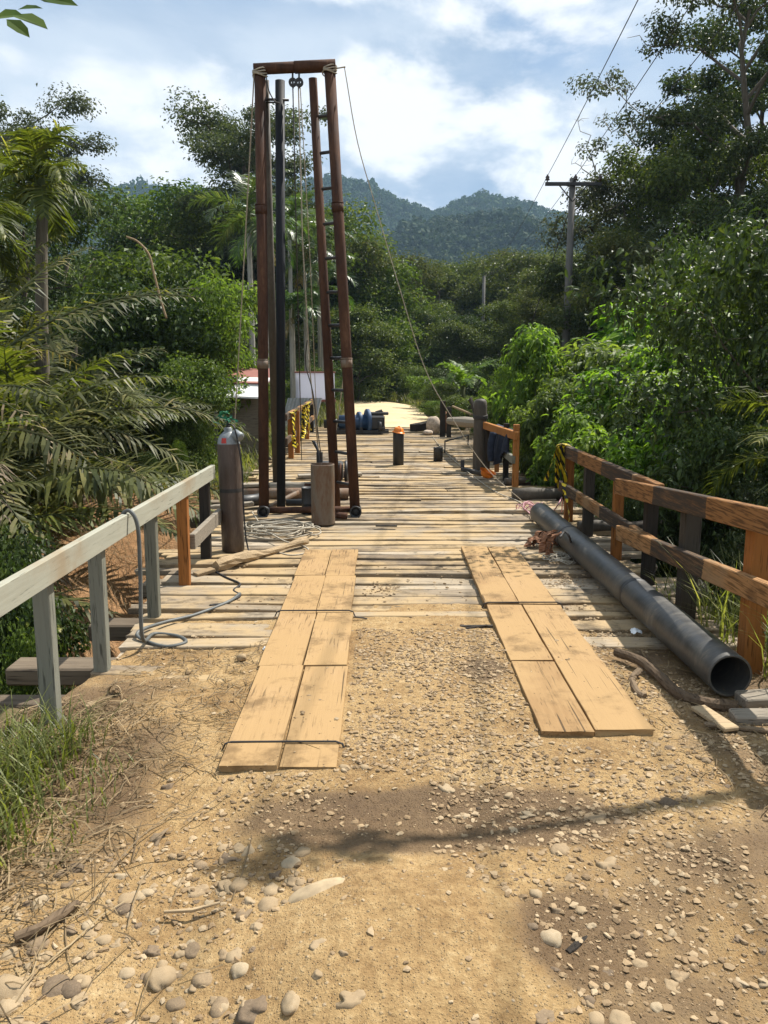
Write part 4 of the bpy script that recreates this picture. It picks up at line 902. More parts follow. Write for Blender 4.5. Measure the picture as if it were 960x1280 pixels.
wire_loops('wire_tangle', gp(702, 700, 0), 9, .05, .17, .006, 'rope', 'tangled pale wire loops between the rags and the black pipe')
wire_loops('pink_cord', gp(668, 640, 0), 4, .08, .2, .008, 'pink', 'pink cord looped at the far end of the black pipe', 'cord', .1)
line('pink_cord', spline([gp(655, 635, .03), gp(672, 648, .06), gp(690, 640, .1), gp(698, 630, .28), gp(703, 622, .3), gp(702, 640, .02)], 6), .008, 'pink', 'pink cord standing up beside the yellow warning tape', 'cord')
g = G(); g.tube(spline([gp(700, 672, .30), gp(706, 665, .33), gp(712, 672, .28), gp(716, 690, .05)], 6), .012, 6); props(g.build('wire_sling', M['wire'], None, True), 'black sling wrapped over the black pipe near the rags', 'sling')
for (px, py, s, mt, lab, cat) in ((378, 716, (.06, .03, .02), 'lit1', 'white foam scrap beside the left wheel track', 'litter'), (332, 812, (.02, .02, .02), 'lit1', 'tiny white plastic bit on the left planks', 'litter'), (622, 845, (.07, .025, .012), 'lit1', 'shiny foil wrapper in the gravel by the right track', 'wrapper'), (634, 847, (.025, .02, .015), 'pink', 'small pinkish wrapper in the gravel by the right track', 'wrapper'), (523, 850, (.012, .035, .01), 'zinc', 'pale blue plastic scrap in the gravel between the tracks', 'litter'), (795, 790, (.04, .05, .025), 'lit1', 'flat white plastic cup beside the black pipe', 'litter')):
    c = gp(px, py, .02); g = G(); V = []; k = 7
    for i in range(k):
        for j in range(k):
            u, v = i / (k - 1) * 2 - 1, j / (k - 1) * 2 - 1; V.append((c.x + u * s[0] * (1 - .25 * v * v), c.y + v * s[1] * (1 - .2 * u * u), c.z + s[2] * (1 - .6 * u * u - .4 * v * v) + r.normal(0, s[2] * .18)))
    g.add(V, [(i * k + j, (i + 1) * k + j, (i + 1) * k + j + 1, i * k + j + 1) for i in range(k - 1) for j in range(k - 1)])
    props(g.build('litter', M[mt], None, True), lab, cat)
c = gp(143, 864, .04); cup = empty('plastic_cup', c, 'crushed clear brown plastic cup on the dirt by the grey railing', 'cup'); g = G(); g.lathe([(.03, -.035), (.034, -.02), (.036, .03), (.038, .034), (.033, .03), (.03, -.03)], 16, c, (.2, -.9, .3)); sub(g, 'wall', M['pale_wood'], cup, True)
g = G(); c = gp(595, 783, .02); g.bar(c + Vector((-.12, 0, 0)), c + Vector((.12, -.02, .01)), .03, .015); g.bar(c + Vector((-.08, -.05, 0)), c + Vector((.08, -.02, .015)), .025, .012); props(g.build('wood_chip', M['dark_post']), 'dark splintered wood chips on the planks between the tracks', 'chip')
g = G(); c = gp(484, 657, .02); g.bar(c + Vector((-.14, 0, 0)), c + Vector((.12, -.01, 0)), .05, .02); props(g.build('wood_chip', M['dark_post']), 'flat dark offcut lying on the planks right of the frame', 'chip')

# gnarled branch and scrap boards before the pipe mouth
br_ = empty('fallen_branch', gp(850, 870, 0), 'gnarled brown branch lying before the open mouth of the black pipe', 'branch')
P = spline([gp(770, 815, .06), gp(800, 826, .07), gp(825, 846, .06), gp(850, 868, .05), gp(885, 880, .05), gp(922, 884, .05)], 6); g = G(); g.tube(P, np.linspace(.028, .038, len(P)), 10, jit=.25, rng=rng); sub(g, 'stem', M['bark_log'], br_, False)
P = spline([gp(800, 838, .06), gp(790, 850, .03), gp(797, 866, .03), gp(806, 872, .03)], 6); g = G(); g.tube(P, .022, 9, jit=.25, rng=rng); sub(g, 'twig', M['bark_log'], br_, False)
for (a, b, wd, th, mt, lab) in (((872, 884), (915, 912), .09, .025, 'pale_wood', 'pale broken board lying below the mouth of the black pipe'), ((915, 897), (985, 897), .12, .06, 'grey_wood', 'squared grey timber end lying beside the gnarled branch'), ((925, 876), (990, 872), .14, .07, 'grey_wood', 'grey weathered block behind the squared timber end'), ((880, 905), (975, 915), .03, .02, 'bark_log', 'thin dark stick under the grey timber end')):
    g = G(); g.bar(gp(*a, .05), gp(*b, .06), wd, th, .008); props(g.build('scrap_timber', M[mt]), lab, 'scrap wood', 'scrap wood before the pipe mouth')
# flat rock bedded in the left shoulder of the mound
g = G(); q_ = gp(405, 1116, .03); V = []; k = 15
for i in range(k):
    for j in range(k):
        u, v = i / (k - 1) * 2 - 1, j / (k - 1) * 2 - 1; e_ = max(0, 1 - (u * u + v * v) ** 1.5); V.append((q_.x + u * .135 + v * .03, q_.y + v * .075 + u * .03, q_.z - .03 + .062 * e_ ** .45 + .008 * float(fbm(u * 2, v * 2, 91))))
g.add(V, [(i * k + j, (i + 1) * k + j, (i + 1) * k + j + 1, i * k + j + 1) for i in range(k - 1) for j in range(k - 1)])
props(g.build('bedded_rock', M['sandstone'], None, True), 'broad pale rock bedded in the left shoulder of the bare mound', 'rock')
# driftwood and sticks on the dirt
for (pts, rd, mt, lab) in (([(18, 1172), (50, 1160), (75, 1144), (98, 1128)], .019, 'bark_log', 'dark split wood lying in the dry straw'), ([(688, 1140), (715, 1141), (742, 1141)], .008, 'dark_post', 'thin black stick lying flat on the wet dirt'), ([(709, 1192), (722, 1182), (733, 1172)], .014, 'dark_post', 'short black stick lying beside the muddy puddle'), ([(205, 1140), (240, 1138), (275, 1128)], .007, 'pale_wood', 'long pale twig lying on the stones')):
    g = G(); g.tube([gp(x, y, .035) for x, y in pts], [rd * .8] + [rd] * (len(pts) - 2) + [rd * .6], 8, jit=.3, rng=rng); props(g.build('stick', M[mt]), lab, 'stick', 'sticks lying on the dirt')
g = G(); c = gp(302, 822, .03); blob(g, c, (.035, .028, .026), r, 8); props(g.build('stone', M['pale_wood'], None, True), 'round tan clod alone on the left planks', 'stone')
# ------------------------------------------------------------------ stones, gravel, straw
def ico(sub_=1):
    t = (1 + 5 ** .5) / 2
    V = [(-1, t, 0), (1, t, 0), (-1, -t, 0), (1, -t, 0), (0, -1, t), (0, 1, t), (0, -1, -t), (0, 1, -t), (t, 0, -1), (t, 0, 1), (-t, 0, -1), (-t, 0, 1)]
    Fc = [(0, 11, 5), (0, 5, 1), (0, 1, 7), (0, 7, 10), (0, 10, 11), (1, 5, 9), (5, 11, 4), (11, 10, 2), (10, 7, 6), (7, 1, 8), (3, 9, 4), (3, 4, 2), (3, 2, 6), (3, 6, 8), (3, 8, 9), (4, 9, 5), (2, 4, 11), (6, 2, 10), (8, 6, 7), (9, 8, 1)]
    V = [np.array(v) / np.linalg.norm(v) for v in V]
    for _ in range(sub_):
        mid = {}; F2 = []
        def mp(a, b):
            k = (min(a, b), max(a, b))
            if k not in mid: q = V[a] + V[b]; V.append(q / np.linalg.norm(q)); mid[k] = len(V) - 1
            return mid[k]
        for a, b, c in Fc: d, e, f_ = mp(a, b), mp(b, c), mp(c, a); F2 += [(a, d, f_), (b, e, d), (c, f_, e), (d, e, f_)]
        Fc = F2
    return np.array(V), np.array(Fc)
def stone_mat(name, stops, lo):
    m, N = new_mat(name); p = coords(N); oi = N.n('ShaderNodeObjectInfo').outputs['Random']; isl = island(N)
    a = N.noise(p, 5 if lo else 60, 6, .6); f = N.math('ADD', N.math('MULTIPLY', oi if lo else isl, .62), N.math('MULTIPLY', a, .38))
    finish(N, N.ramp(f, stops), .85, N.noise(p, 30 if lo else 200, 4), .4, .004, spec=.25); return m
st_stops = [(.12, (.10, .072, .048)), (.3, (.18, .13, .082)), (.5, (.29, .21, .122)), (.7, (.32, .24, .145)), (.92, (.38, .31, .21))]
M['stone'] = stone_mat('river_stone', st_stops, True); M['gravel'] = stone_mat('gravel_stone', [(.10, (.11, .075, .042)), (.32, (.22, .15, .082)), (.62, (.32, .228, .13)), (.95, (.43, .34, .22))], False)
IV, IF = ico(2); protos = []
r = np.random.default_rng(21)
for k in range(8):
    d = IV * np.array([1, r.uniform(.6, .9), r.uniform(.42, .62)]); nz = np.array([fbm(v[0] * 1.3 + k * 9, v[1] * 1.3 + v[2] * 1.7, 71, 3) for v in IV])
    if k % 2: d = d * (1 + nz[:, None] * .9); d[:, 2] = np.minimum(d[:, 2], r.uniform(.26, .4))
    else: d = d * (1 + nz[:, None] * .45)
    protos.append(d)
pm_ = []
for d in protos:
    me = np_mesh('stone', d, [IF], M['stone'], None, True); pm_.append(me.data); bpy.data.objects.remove(me)
named = [(335, 1126, 20, 'largest rounded brown stone in the pebble patch left of the mound'), (398, 1197, 15, 'egg shaped pale stone alone beside the bare mound'), (300, 1095, 17, 'grey stone at the tip of the long ground shadow'), (398, 1236, 13, 'angular tan stone under the egg shaped stone'), (365, 1265, 22, 'grey stone at the bottom edge beside the bare mound'), (320, 1258, 26, 'broad flat grey stone near the bottom edge'), (275, 1252, 18, 'tan stone left of the broad flat grey stone'), (440, 1268, 24, 'dark brown stone at the bottom edge of the mound'), (688, 1176, 19, 'flat tan stone half sunk in the edge of the mound'), (760, 1078, 19, 'pale angular stone on the wet dirt below the shadow'), (700, 1062, 18, 'grey angular stone at the edge of the long shadow'), (745, 1018, 24, 'flat pale stone beyond the long shadow'), (840, 1163, 10, 'small white stone on the wet dirt'), (840, 1231, 17, 'long flat tan stone near the bottom right'), (800, 1203, 12, 'grey pebble beside the muddy puddle'), (560, 985, 15, 'pale flat stone behind the muddy dip'), (835, 1002, 14, 'buff stone in the gravel before the scrap wood'), (20, 1230, 34, 'broad tan stone at the left edge of the dirt'), (68, 1226, 22, 'tan stone beside the broad one at the left edge'), (100, 1240, 18, 'small tan stone next to the straw at the left edge'), (210, 975, 12, 'pale stone in the straw before the grey railing'), (195, 1040, 18, 'half buried stone among the straw'), (250, 1070, 14, 'brown pebble between straw and stones'), (245, 1100, 22, 'sunken buff stone left of the pebble patch'), (200, 1208, 26, 'sunken flat stone with dark top in the pebble patch'), (432, 962, 10, 'dark grey stone at the end of the left wheel track'), (455, 960, 9, 'small dark stone against the left wheel track'), (800, 1168, 9, 'whitish pebble above the puddle on the wet dirt'), (430, 1215, 9, 'small brown pebble on the bare mound'), (660, 1010, 14, 'grey pebble beyond the long shadow'), (775, 1280, 20, 'buff stone cut by the bottom edge'), (680, 1278, 22, 'pale stone at the bottom edge of the wet dirt')]
def put_stone(x, y, s, label, grp, k):
    o = bpy.data.objects.new('stone', pm_[k % 8]); COL.objects.link(o); z = float(gz(x, y))
    o.location = (x, y, z - s * .16); o.scale = (s, s, s * r.uniform(.8, 1.15)); o.rotation_euler = (r.normal(0, .12), r.normal(0, .12), r.uniform(0, 6.3))
    props(o, label, 'stone', grp)
for k, (px, py, pr, lab) in enumerate(named):
    q = gp(px, py, .04); put_stone(q.x, q.y, .72 * pr * (q - Vector((0, 0, H))).length / F, lab, 'larger stones on the dirt', k)
zones = [(-1.35, -.30, 1.78, 2.8, 190, 'small tan stone in the pebble patch left of the bare mound', (.013, .042)), (.35, 1.6, 1.75, 2.55, 80, 'small stone strewn on the wet dirt right of the mound', (.012, .03)), (.25, 1.75, 2.7, 3.6, 75, 'small stone in the gravel band beyond the long shadow', (.012, .03))]
for x0, x1, y0, y1, n, lab, (s0, s1) in zones:
    for k in range(n):
        s = s0 + (s1 - s0) * r.random() ** 2.2; x, y = r.uniform(x0, x1), r.uniform(y0, y1)
        if math.hypot((x - .03) / .45, (y - 2.15) / .42) < 1: continue
        put_stone(x, y, s, lab, 'stones: ' + lab[lab.index('in ' if ' in ' in lab else 'on '):], k)
# gravel and crumbs of dirt
I0, F0 = ico(0); n = 46000
gxs = r.uniform(-1.75, 1.95, n * 3); gys = 1.7 + 5.6 * r.random(n * 3)
dn = fbm(gxs * 1.9, gys * 1.9, 81, 5) * 1.25 + .22
dn += .55 * ((gxs > .2) & (gys > 2.9) & (gys < 3.7)) + .5 * ((gxs > -.2) & (gxs < .8) & (gys > 3.3) & (gys < 5.4)) + .25 * ((gxs < -.3) & (gys < 2.8)) - 1.1 * (np.hypot((gxs - .05) / .5, (gys - 2.15) / .45) < 1) - .62 * sst(5.2, 6.2, gys) + .35 * ((gxs > 1.35) & (gys > 3.2)) - .3 * ((gxs < -.8) & (gys > 3.4))
dn += .45 * ((gxs > .3) & (gys < 2.9))
keep = r.random(n * 3) < np.clip(dn * .9, .02, 1); gxs, gys = gxs[keep][:n], gys[keep][:n]; n = len(gxs)
on = ((gxs > -.82) & (gxs < -.2) & (gys > 3.32)) | ((gxs > .8) & (gxs < 1.4) & (gys > 3.66))
on &= r.random(n) > .04; gxs, gys = gxs[~on], gys[~on]; n = len(gxs); onb = ((gxs > -.82) & (gxs < -.2) & (gys > 3.32)) | ((gxs > .8) & (gxs < 1.4) & (gys > 3.66))
sz = .0022 + .0155 * r.random(n) ** 4.6; sc = np.stack([sz, sz * r.uniform(.5, 1, n), sz * r.uniform(.22, .5, n)], 1); an_ = r.uniform(0, 6.3, n)
P = I0[None] * sc[:, None] * (1 + r.normal(0, .27, (n, 12, 1))); ca, sa = np.cos(an_)[:, None], np.sin(an_)[:, None]
P = np.stack([P[..., 0] * ca - P[..., 1] * sa + gxs[:, None], P[..., 0] * sa + P[..., 1] * ca + gys[:, None], P[..., 2] + (np.where(onb, .062 - .0055 * (gys - 3.3), np.where(gys > 5.2, np.maximum(gz(gxs, gys), .004), gz(gxs, gys))) + sz * .2)[:, None]], 2)
props(np_mesh('gravel', P, [(F0[None] + 12 * np.arange(n)[:, None, None]).reshape(-1, 3)], M['gravel']), kind='stuff')

def blades(name, xs, ys, hs, mat, lean, wd, seed, seg=3, z=None, kind='stuff'):
    """grass blades or straws: a bent strip per blade"""
    r = np.random.default_rng(seed); n = len(xs); a = r.uniform(0, 2 * PI, n); d = np.stack([np.cos(a), np.sin(a)], 1); sx = np.stack([-d[:, 1], d[:, 0]], 1)
    L = lean * r.uniform(.4, 1.3, n); z0 = gz(xs, ys) if z is None else z; V = []
    for k in range(seg + 1):
        t = k / seg; w_ = wd * (1 - t ** 1.6) + .0006; out = hs * L * t ** 1.8; up = hs * (t - .38 * np.minimum(L, 1.3) * t ** 2.4)
        cx, cy, cz = xs + d[:, 0] * out, ys + d[:, 1] * out, z0 + up
        V += [np.stack([cx - sx[:, 0] * w_, cy - sx[:, 1] * w_, cz], 1), np.stack([cx + sx[:, 0] * w_, cy + sx[:, 1] * w_, cz], 1)]
    V = np.stack(V, 1); m_ = 2 * (seg + 1); base = np.arange(n)[:, None] * m_
    Fq = np.concatenate([base + np.array([[2 * k, 2 * k + 1, 2 * k + 3, 2 * k + 2]]) for k in range(seg)])
    return props(np_mesh(name, V, [Fq], mat), kind=kind)
def straws(name, xs, ys, L, seed, mat, lift=.02):
    r = np.random.default_rng(seed); n = len(xs); a = r.uniform(0, 2 * PI, n); bend = r.normal(0, .25, n); V = []
    for k in range(4):
        t = k / 3 - .5; cx = xs + np.cos(a + bend * t) * L * t; cy = ys + np.sin(a + bend * t) * L * t; cz = gz(cx, cy) + .006 + lift * r.random(n) * (1 - abs(t)); w_ = .0022 * (1.2 - abs(t))
        nx_, ny_ = -np.sin(a) * w_, np.cos(a) * w_; V += [np.stack([cx - nx_, cy - ny_, cz], 1), np.stack([cx + nx_, cy + ny_, cz + .002], 1)]
    V = np.stack(V, 1); base = np.arange(n)[:, None] * 8
    return props(np_mesh(name, V, [np.concatenate([base + np.array([[2 * k, 2 * k + 1, 2 * k + 3, 2 * k + 2]]) for k in range(3)])], mat), kind='stuff')
def scatter(n, fx, seed):
    r = np.random.default_rng(seed); P = np.array([fx(r) for _ in range(n)]); return P[:, 0], P[:, 1]
xs, ys = scatter(2500, lambda r: (-1.75 + abs(r.normal(0, .58)) - .25, r.uniform(1.75, 4.1)), 1)
k = r.random(len(xs)) < np.clip(1.2 - (xs + 1.9) * .72 - np.abs(ys - 2.5) * .22, .05, 1); straws('dry_straw', xs[k], ys[k], r.uniform(.06, .36, k.sum()), 2, M['f_straw'], .035)
xs, ys = scatter(900, lambda r: (r.uniform(-1.65, -.75), r.uniform(3.3, 5.2)), 12); straws('dry_straw', xs, ys, r.uniform(.02, .14, len(xs)), 13, M['f_straw'], .015)
xs, ys = scatter(500, lambda r: (r.uniform(1.45, 2.6), r.uniform(3.0, 5.2)), 14); straws('dry_straw', xs, ys, r.uniform(.03, .2, len(xs)), 15, M['f_straw'], .03)
xs, ys = scatter(3200, lambda r: (r.uniform(-5.5, -1.9), r.uniform(8.5, 14.5)), 16); straws('dry_straw', xs, ys, r.uniform(.15, .6, len(xs)), 17, M['f_straw'], .25)
xs, ys = scatter(1500, lambda r: (-1.36 - .18 * (r.uniform(2.4, 3.75) - 2.4) - abs(r.normal(0, .42)), r.uniform(2.35, 3.7)), 3)
k = np.random.default_rng(4).random(len(xs)) < np.where(xs > -1.5, .5, 1); xs, ys = xs[k], ys[k]
blades('grass', xs, ys, np.random.default_rng(5).uniform(.09, .32, len(xs)), M['f_grass'], .8, .0042, 6)
xs, ys = scatter(260, lambda r: (r.uniform(-1.8, -1.2), r.uniform(2.6, 3.5)), 7); blades('grass', xs, ys, np.random.default_rng(8).uniform(.04, .13, len(xs)), M['f_grass'], .8, .003, 9)
xs, ys = scatter(2000, lambda r: (2.35 + abs(r.normal(0, 1.3)), r.uniform(3.4, 6.6)), 10); blades('grass', xs, ys, np.random.default_rng(11).uniform(.25, .85, len(xs)), M['f_grass'], .7, .006, 12, z=np.maximum(gz(xs, ys), -.5))
# verge grass along the far road and the left bank
def verge(n, seed):
    r = np.random.default_rng(seed); out = []
    while len(out) < n:
        i = r.integers(len(ROAD)); x, y = ROAD[i] + r.normal(0, 4.2, 2)
        if 1.9 < road_dist(x, y) < 7 and y > 25.5: out.append((x, y))
    return np.array(out).T
xs, ys = verge(9000, 31); blades('grass', xs, ys, np.random.default_rng(32).uniform(.25, .8, len(xs)), M['f_grass'], .6, .018, 33)
xs, ys = scatter(3500, lambda r: (r.uniform(-7, -2.3), r.uniform(12, 25)), 34); blades('grass', xs, ys, np.random.default_rng(35).uniform(.25, .8, len(xs)), M['f_grass'], .7, .011, 36)
xs, ys = scatter(2500, lambda r: (r.uniform(2.8, 8), r.uniform(13, 26)), 37); blades('grass', xs, ys, np.random.default_rng(38).uniform(.25, .8, len(xs)), M['f_grass'], .7, .011, 39)

# ------------------------------------------------------------------ leaves
def unit(a): return a / (np.linalg.norm(a, axis=1)[:, None] + 1e-9)
def leaf4(C, A, Nn, L, W, fold=.25, droop=.15):
    s = unit(np.cross(A, Nn)); n2 = np.cross(s, A); L = L[:, None]; W = W[:, None]
    V = np.stack([C, C + A * L * .45 - s * W / 2 + n2 * fold * W, C + A * L - n2 * droop * L, C + A * L * .45 + s * W / 2 + n2 * fold * W], 1)
    return V.reshape(-1, 3), np.arange(len(C) * 4).reshape(-1, 4)
def leaf6(C, A, Nn, L, W, fold=.22, droop=.3):
    s = unit(np.cross(A, Nn)); n2 = np.cross(s, A); L = L[:, None]; W = W[:, None]
    m1 = C + A * L * .33; m2 = C + A * L * .68 - n2 * L * droop * .35; tip = C + A * L * .95 - n2 * L * droop
    V = np.stack([C, m1 - s * W * .46 + n2 * fold * W, m1, m1 + s * W * .46 + n2 * fold * W, m2 - s * W * .36 + n2 * fold * W * .7, m2, m2 + s * W * .36 + n2 * fold * W * .7, tip], 1)
    b = np.arange(len(C))[:, None] * 8
    F4 = np.concatenate([b + np.array([[1, 4, 5, 2]]), b + np.array([[2, 5, 6, 3]])]); F3 = np.concatenate([b + np.array([[0, 1, 2]]), b + np.array([[0, 2, 3]]), b + np.array([[4, 7, 5]]), b + np.array([[5, 7, 6]])])
    return V.reshape(-1, 3), F4, F3
def clump_leaves(g, cs, rs, n, L, r, W=.5, big=False, flat=.75, upw=.55, hang=.25, shell=.55):
    """n leaves round each clump centre, most of them out in its shell"""
    if not len(cs): return
    cs = np.repeat(np.asarray(cs, float), n, 0); rs_ = np.repeat(np.asarray(rs, float), n); m_ = len(cs)
    d = unit(r.normal(size=(m_, 3))); q = (shell + (1.08 - shell) * r.random(m_)) * (1 + .18 * r.normal(size=m_)); d2 = d.copy(); d2[:, 2] *= flat
    C = cs + d2 * (rs_ * q)[:, None]
    Nn = unit(d * .6 + np.array([0, 0, upw]) + r.normal(size=(m_, 3)) * .45)
    A = unit(d * .7 + r.normal(size=(m_, 3)) * .6 + np.array([0, 0, -hang])); A = unit(A - Nn * np.sum(A * Nn, 1)[:, None])
    Ls = L * r.uniform(.6, 1.3, m_)
    if big: V, F4, F3 = leaf6(C, A, Nn, Ls, Ls * W); g.add(V, F4, F3)
    else: V, F4 = leaf4(C, A, Nn, Ls, Ls * W); g.add(V, F4)
def limb(g, a, b, r0, r1, r, n=5, wob=.08, sides=6):
    a, b = np.array(a, float), np.array(b, float); Ld = np.linalg.norm(b - a); P = []
    for i in range(n + 1):
        t = i / n; P.append(a + (b - a) * t + r.normal(size=3) * wob * Ld * math.sin(PI * t) * .6 + np.array([0, 0, .10 * Ld * math.sin(PI * t)]))
    g.tube(P, np.linspace(r0, r1, n + 1), sides, caps=False); return P
def make_tree(h, cr, cb, seed, nl=9, ns=4, lpc=70, L=.3, clump=(.5, 1.0), flat=.7, tr=.2, top=.5, W=.55, lean=0, big=False, crown='oval', fill=0, bare=0.0, upw=.55, shell=.55, hang=.25):
    """trunk, limbs and sub-limbs; leaf clumps at their ends. returns (crown G, wood G)"""
    r = np.random.default_rng(seed); gc, gw = G(), G(); zt = h * .86
    T = limb(gw, (0, 0, -.6), (lean, r.normal(0, .03) * h, zt), tr, tr * .22, r, 8, .03, 9); cs, rs = [], []
    for k in range(nl):
        t = cb + (1 - cb) * (k + r.random() * .6) / nl; i = min(int(t * 8), 7); s = np.array(T[i]) + (np.array(T[i + 1]) - np.array(T[i])) * (t * 8 - i) if t < 1 else np.array(T[8])
        az = k * 2.4 + r.normal(0, .4); u = (t - cb) / (1 - cb)
        if crown == 'oval': rad = cr * (.45 + .75 * math.sin(PI * (.12 + .8 * u))) * r.uniform(.7, 1.05)
        elif crown == 'flat': rad = cr * (.5 + .6 * u) * r.uniform(.6, 1.1)
        else: rad = cr * (1.15 - .9 * u) * r.uniform(.75, 1.05)
        e = s + np.array([math.cos(az) * rad, math.sin(az) * rad, rad * (.28 + top * u)])
        e[2] = min(e[2], h * .96)
        Pm = limb(gw, s, e, tr * .42 * (1 - .5 * u), tr * .08, r, 5, .09)
        for j in range(ns):
            b = np.array(Pm[r.integers(2, 6)]); v = unit(r.normal(size=(1, 3)))[0]; v[2] = abs(v[2]) * .7 - .12
            c = b + v * cr * r.uniform(.12, .34); c[2] = min(c[2], h * .97); limb(gw, b, c, tr * .09, tr * .03, r, 3, .1, 4)
            if r.random() >= bare: cs.append(c); rs.append(r.uniform(*clump))
        if r.random() >= bare: cs.append(e); rs.append(r.uniform(*clump))
    for k in range(fill):
        t = r.uniform(0, 1); a = r.uniform(0, 6.3); rad = cr * math.sqrt(r.random()) * .8; cs.append(np.array([math.cos(a) * rad, math.sin(a) * rad, h * (cb * .55 + (.93 - cb * .55) * t)])); rs.append(r.uniform(*clump))
    clump_leaves(gc, cs, rs, lpc, L, r, W, big, flat, upw, hang, shell); return gc, gw
def proto_tree(name, mat, bark='bark', **k):
    gc, gw = make_tree(**k); a = gc.build('crown', mat); b = gw.build('trunk', M[bark], None, True); d = (a.data, b.data)
    bpy.data.objects.remove(a); bpy.data.objects.remove(b); return d
def place(name, d, loc, s, rz, label, cat, group=None, parts=('crown', 'trunk'), sz=None):
    root = empty(name, loc, label, cat, group); root.scale = (s, s, sz or s); root.rotation_euler = (0, 0, rz)
    for nm, me in zip(parts, d):
        if me is None: continue
        o = bpy.data.objects.new(nm, me); COL.objects.link(o); o.parent = root
    return root
def tree_at(name, d, px, top, Y, hp, label, cat='tree', group=None, rz=0.0, wide=1.0, R0=None):
    """stands at depth Y on the ground with its top where a ray through the photo meets that depth"""
    q = at(px, top, Y); zg = float(gz(q.x, Y)) - .1; s = (q.z - zg) / hp
    if R0 and Y < 25.5: wide = max(.7 if R0 < 1.5 else .4, min(wide, (abs(q.x) - 2.55) / (R0 * s)))
    root = place(name, d, (q.x, Y, zg), s * wide, rz, label, cat, group, sz=s); return root

# palm fronds: an arching rachis with leaflets down both sides
def frond(g, base, az, el, Lf, droop, nl, ll, lw, r, vshape=.5, hang=.35, gw=None, twist=0.0, sparse=0.0):
    n = 14; d0 = np.array([math.cos(az) * math.cos(el), math.sin(az) * math.cos(el), math.sin(el)]); hz_ = np.array([math.cos(az), math.sin(az), 0]); P = [np.array(base, float)]; e = el
    for i in range(n):
        e -= droop / n * (0.5 + 1.1 * i / n); P.append(P[-1] + (hz_ * math.cos(e) + np.array([0, 0, math.sin(e)])) * Lf / n)
    P = np.array(P); side0 = np.array([-math.sin(az), math.cos(az), 0]); T = unit(np.gradient(P, axis=0))
    if gw is not None: gw.tube(P, np.linspace(.022, .005, n + 1) * Lf / 3, 5, caps=False)
    t = np.linspace(.10, 1.0, nl); t = t[r.random(nl) >= sparse]; idx = t * n; i0 = np.minimum(idx.astype(int), n - 1); fr_ = (idx - i0)[:, None]
    C = P[i0] * (1 - fr_) + P[i0 + 1] * fr_; Tt = T[i0]; prof = np.sin(PI * (.16 + .80 * t)) ** .7
    for sg in (-1, 1):
        up = unit(np.cross(Tt, side0[None] * np.ones_like(Tt))) * -1; up[up[:, 2] < 0] *= -1
        s = side0 * sg * math.cos(twist) + up * sg * math.sin(twist)
        A = unit(s * (.85) + Tt * (.45 + .5 * t[:, None] ** 2) + up * (vshape * .4 + r.normal(0, .12, (len(t), 1))) + r.normal(size=C.shape) * .08 - np.array([0, 0, hang]) * .3)
        L = ll * prof * r.uniform(.6, 1.2, len(t)); m1 = C + A * (L * .5)[:, None]; dr = np.array([0, 0, -1.0]); A2 = unit(A + dr * hang * r.uniform(.5, 1.7, (len(t), 1))); tip = m1 + A2 * (L * .52)[:, None]
        wv = unit(np.cross(A, up)) * (lw * (.5 + .5 * prof))[:, None]
        V = np.stack([C - wv * .35, C + wv * .35, m1 - wv * .5, m1 + wv * .5, tip], 1); b = np.arange(len(t))[:, None] * 5
        g.add(V.reshape(-1, 3), b + np.array([[0, 1, 3, 2]]), b + np.array([[2, 3, 4]]))
# ------------------------------------------------------------------ power line
def utility_pole(base, top_z, label, parts=True, rot=0.0, rad=(.15, .11)):
    root = empty('utility_pole', base, label, 'utility pole', 'poles of the power line')
    b = Vector(base); g = G(); t = Vector((b.x, b.y, top_z)); g.tube([b + Vector((0, 0, -.5)), b.lerp(t, .5), t], [rad[0], (rad[0] + rad[1]) / 2, rad[1]], 14); sub(g, 'shaft', M['concrete'], root, True)
    if not parts: return root, []
    cr_, sr_ = math.cos(rot), math.sin(rot); X_ = Vector((cr_, sr_, 0)); zc = top_z - .22
    g = G(); g.bar(t - X_ * 1.0 + Vector((0, -.16, -.22)), t + X_ * 1.0 + Vector((0, -.16, -.22)), .10, .12); arm = sub(g, 'crossarm', M['dark_steel'], root); ends = []
    g = G(); g.bar(t - X_ * .5 + Vector((0, -.14, -.26)), t + Vector((0, -.1, -.8)), .03, .04); g.bar(t + X_ * .5 + Vector((0, -.14, -.26)), t + Vector((0, -.1, -.8)), .03, .04); sub(g, 'brace', M['dark_steel'], root)
    for k in (-.93, .06, .93):
        q = t + X_ * k + Vector((0, -.16, -.17)); g = G(); g.lathe([(.02, -.02), (.02, .06), (.07, .07), (.085, .10), (.05, .13), (.075, .16), (.06, .20), (.03, .23), (.03, .26), (.001, .27)], 14, q); sub(g, 'insulator', M['porcelain'], root, True); ends.append(q + Vector((0, 0, .22)))
    return root, ends
q = at(716, 223, 29); P1 = Vector((q.x, 29, float(gz(q.x, 29)))); _, e1 = utility_pole(P1, q.z, 'grey concrete power pole with crossarm rising above the glossy shrubs')
q = at(605, 345, 58); _, e2 = utility_pole((q.x, 58, float(gz(q.x, 58))), q.z, 'slim grey power pole in front of the forest behind the banana plant', False, .05, (.14, .11)); e2 = [Vector((q.x + k * .12, 58, q.z - .05)) for k in (-1, 0, 1)]
q = at(554, 395, 80); _, e3 = utility_pole((q.x, 80, float(gz(q.x, 80)) - .5), q.z, 'farthest thin power pole deep in the forest wall', False)
_, e0 = utility_pole((2.7, -14, float(gz(2.7, -14))), 8.6, 'grey concrete power pole beside the road behind the viewer', True, .05)
names = ['left', 'middle', 'right']
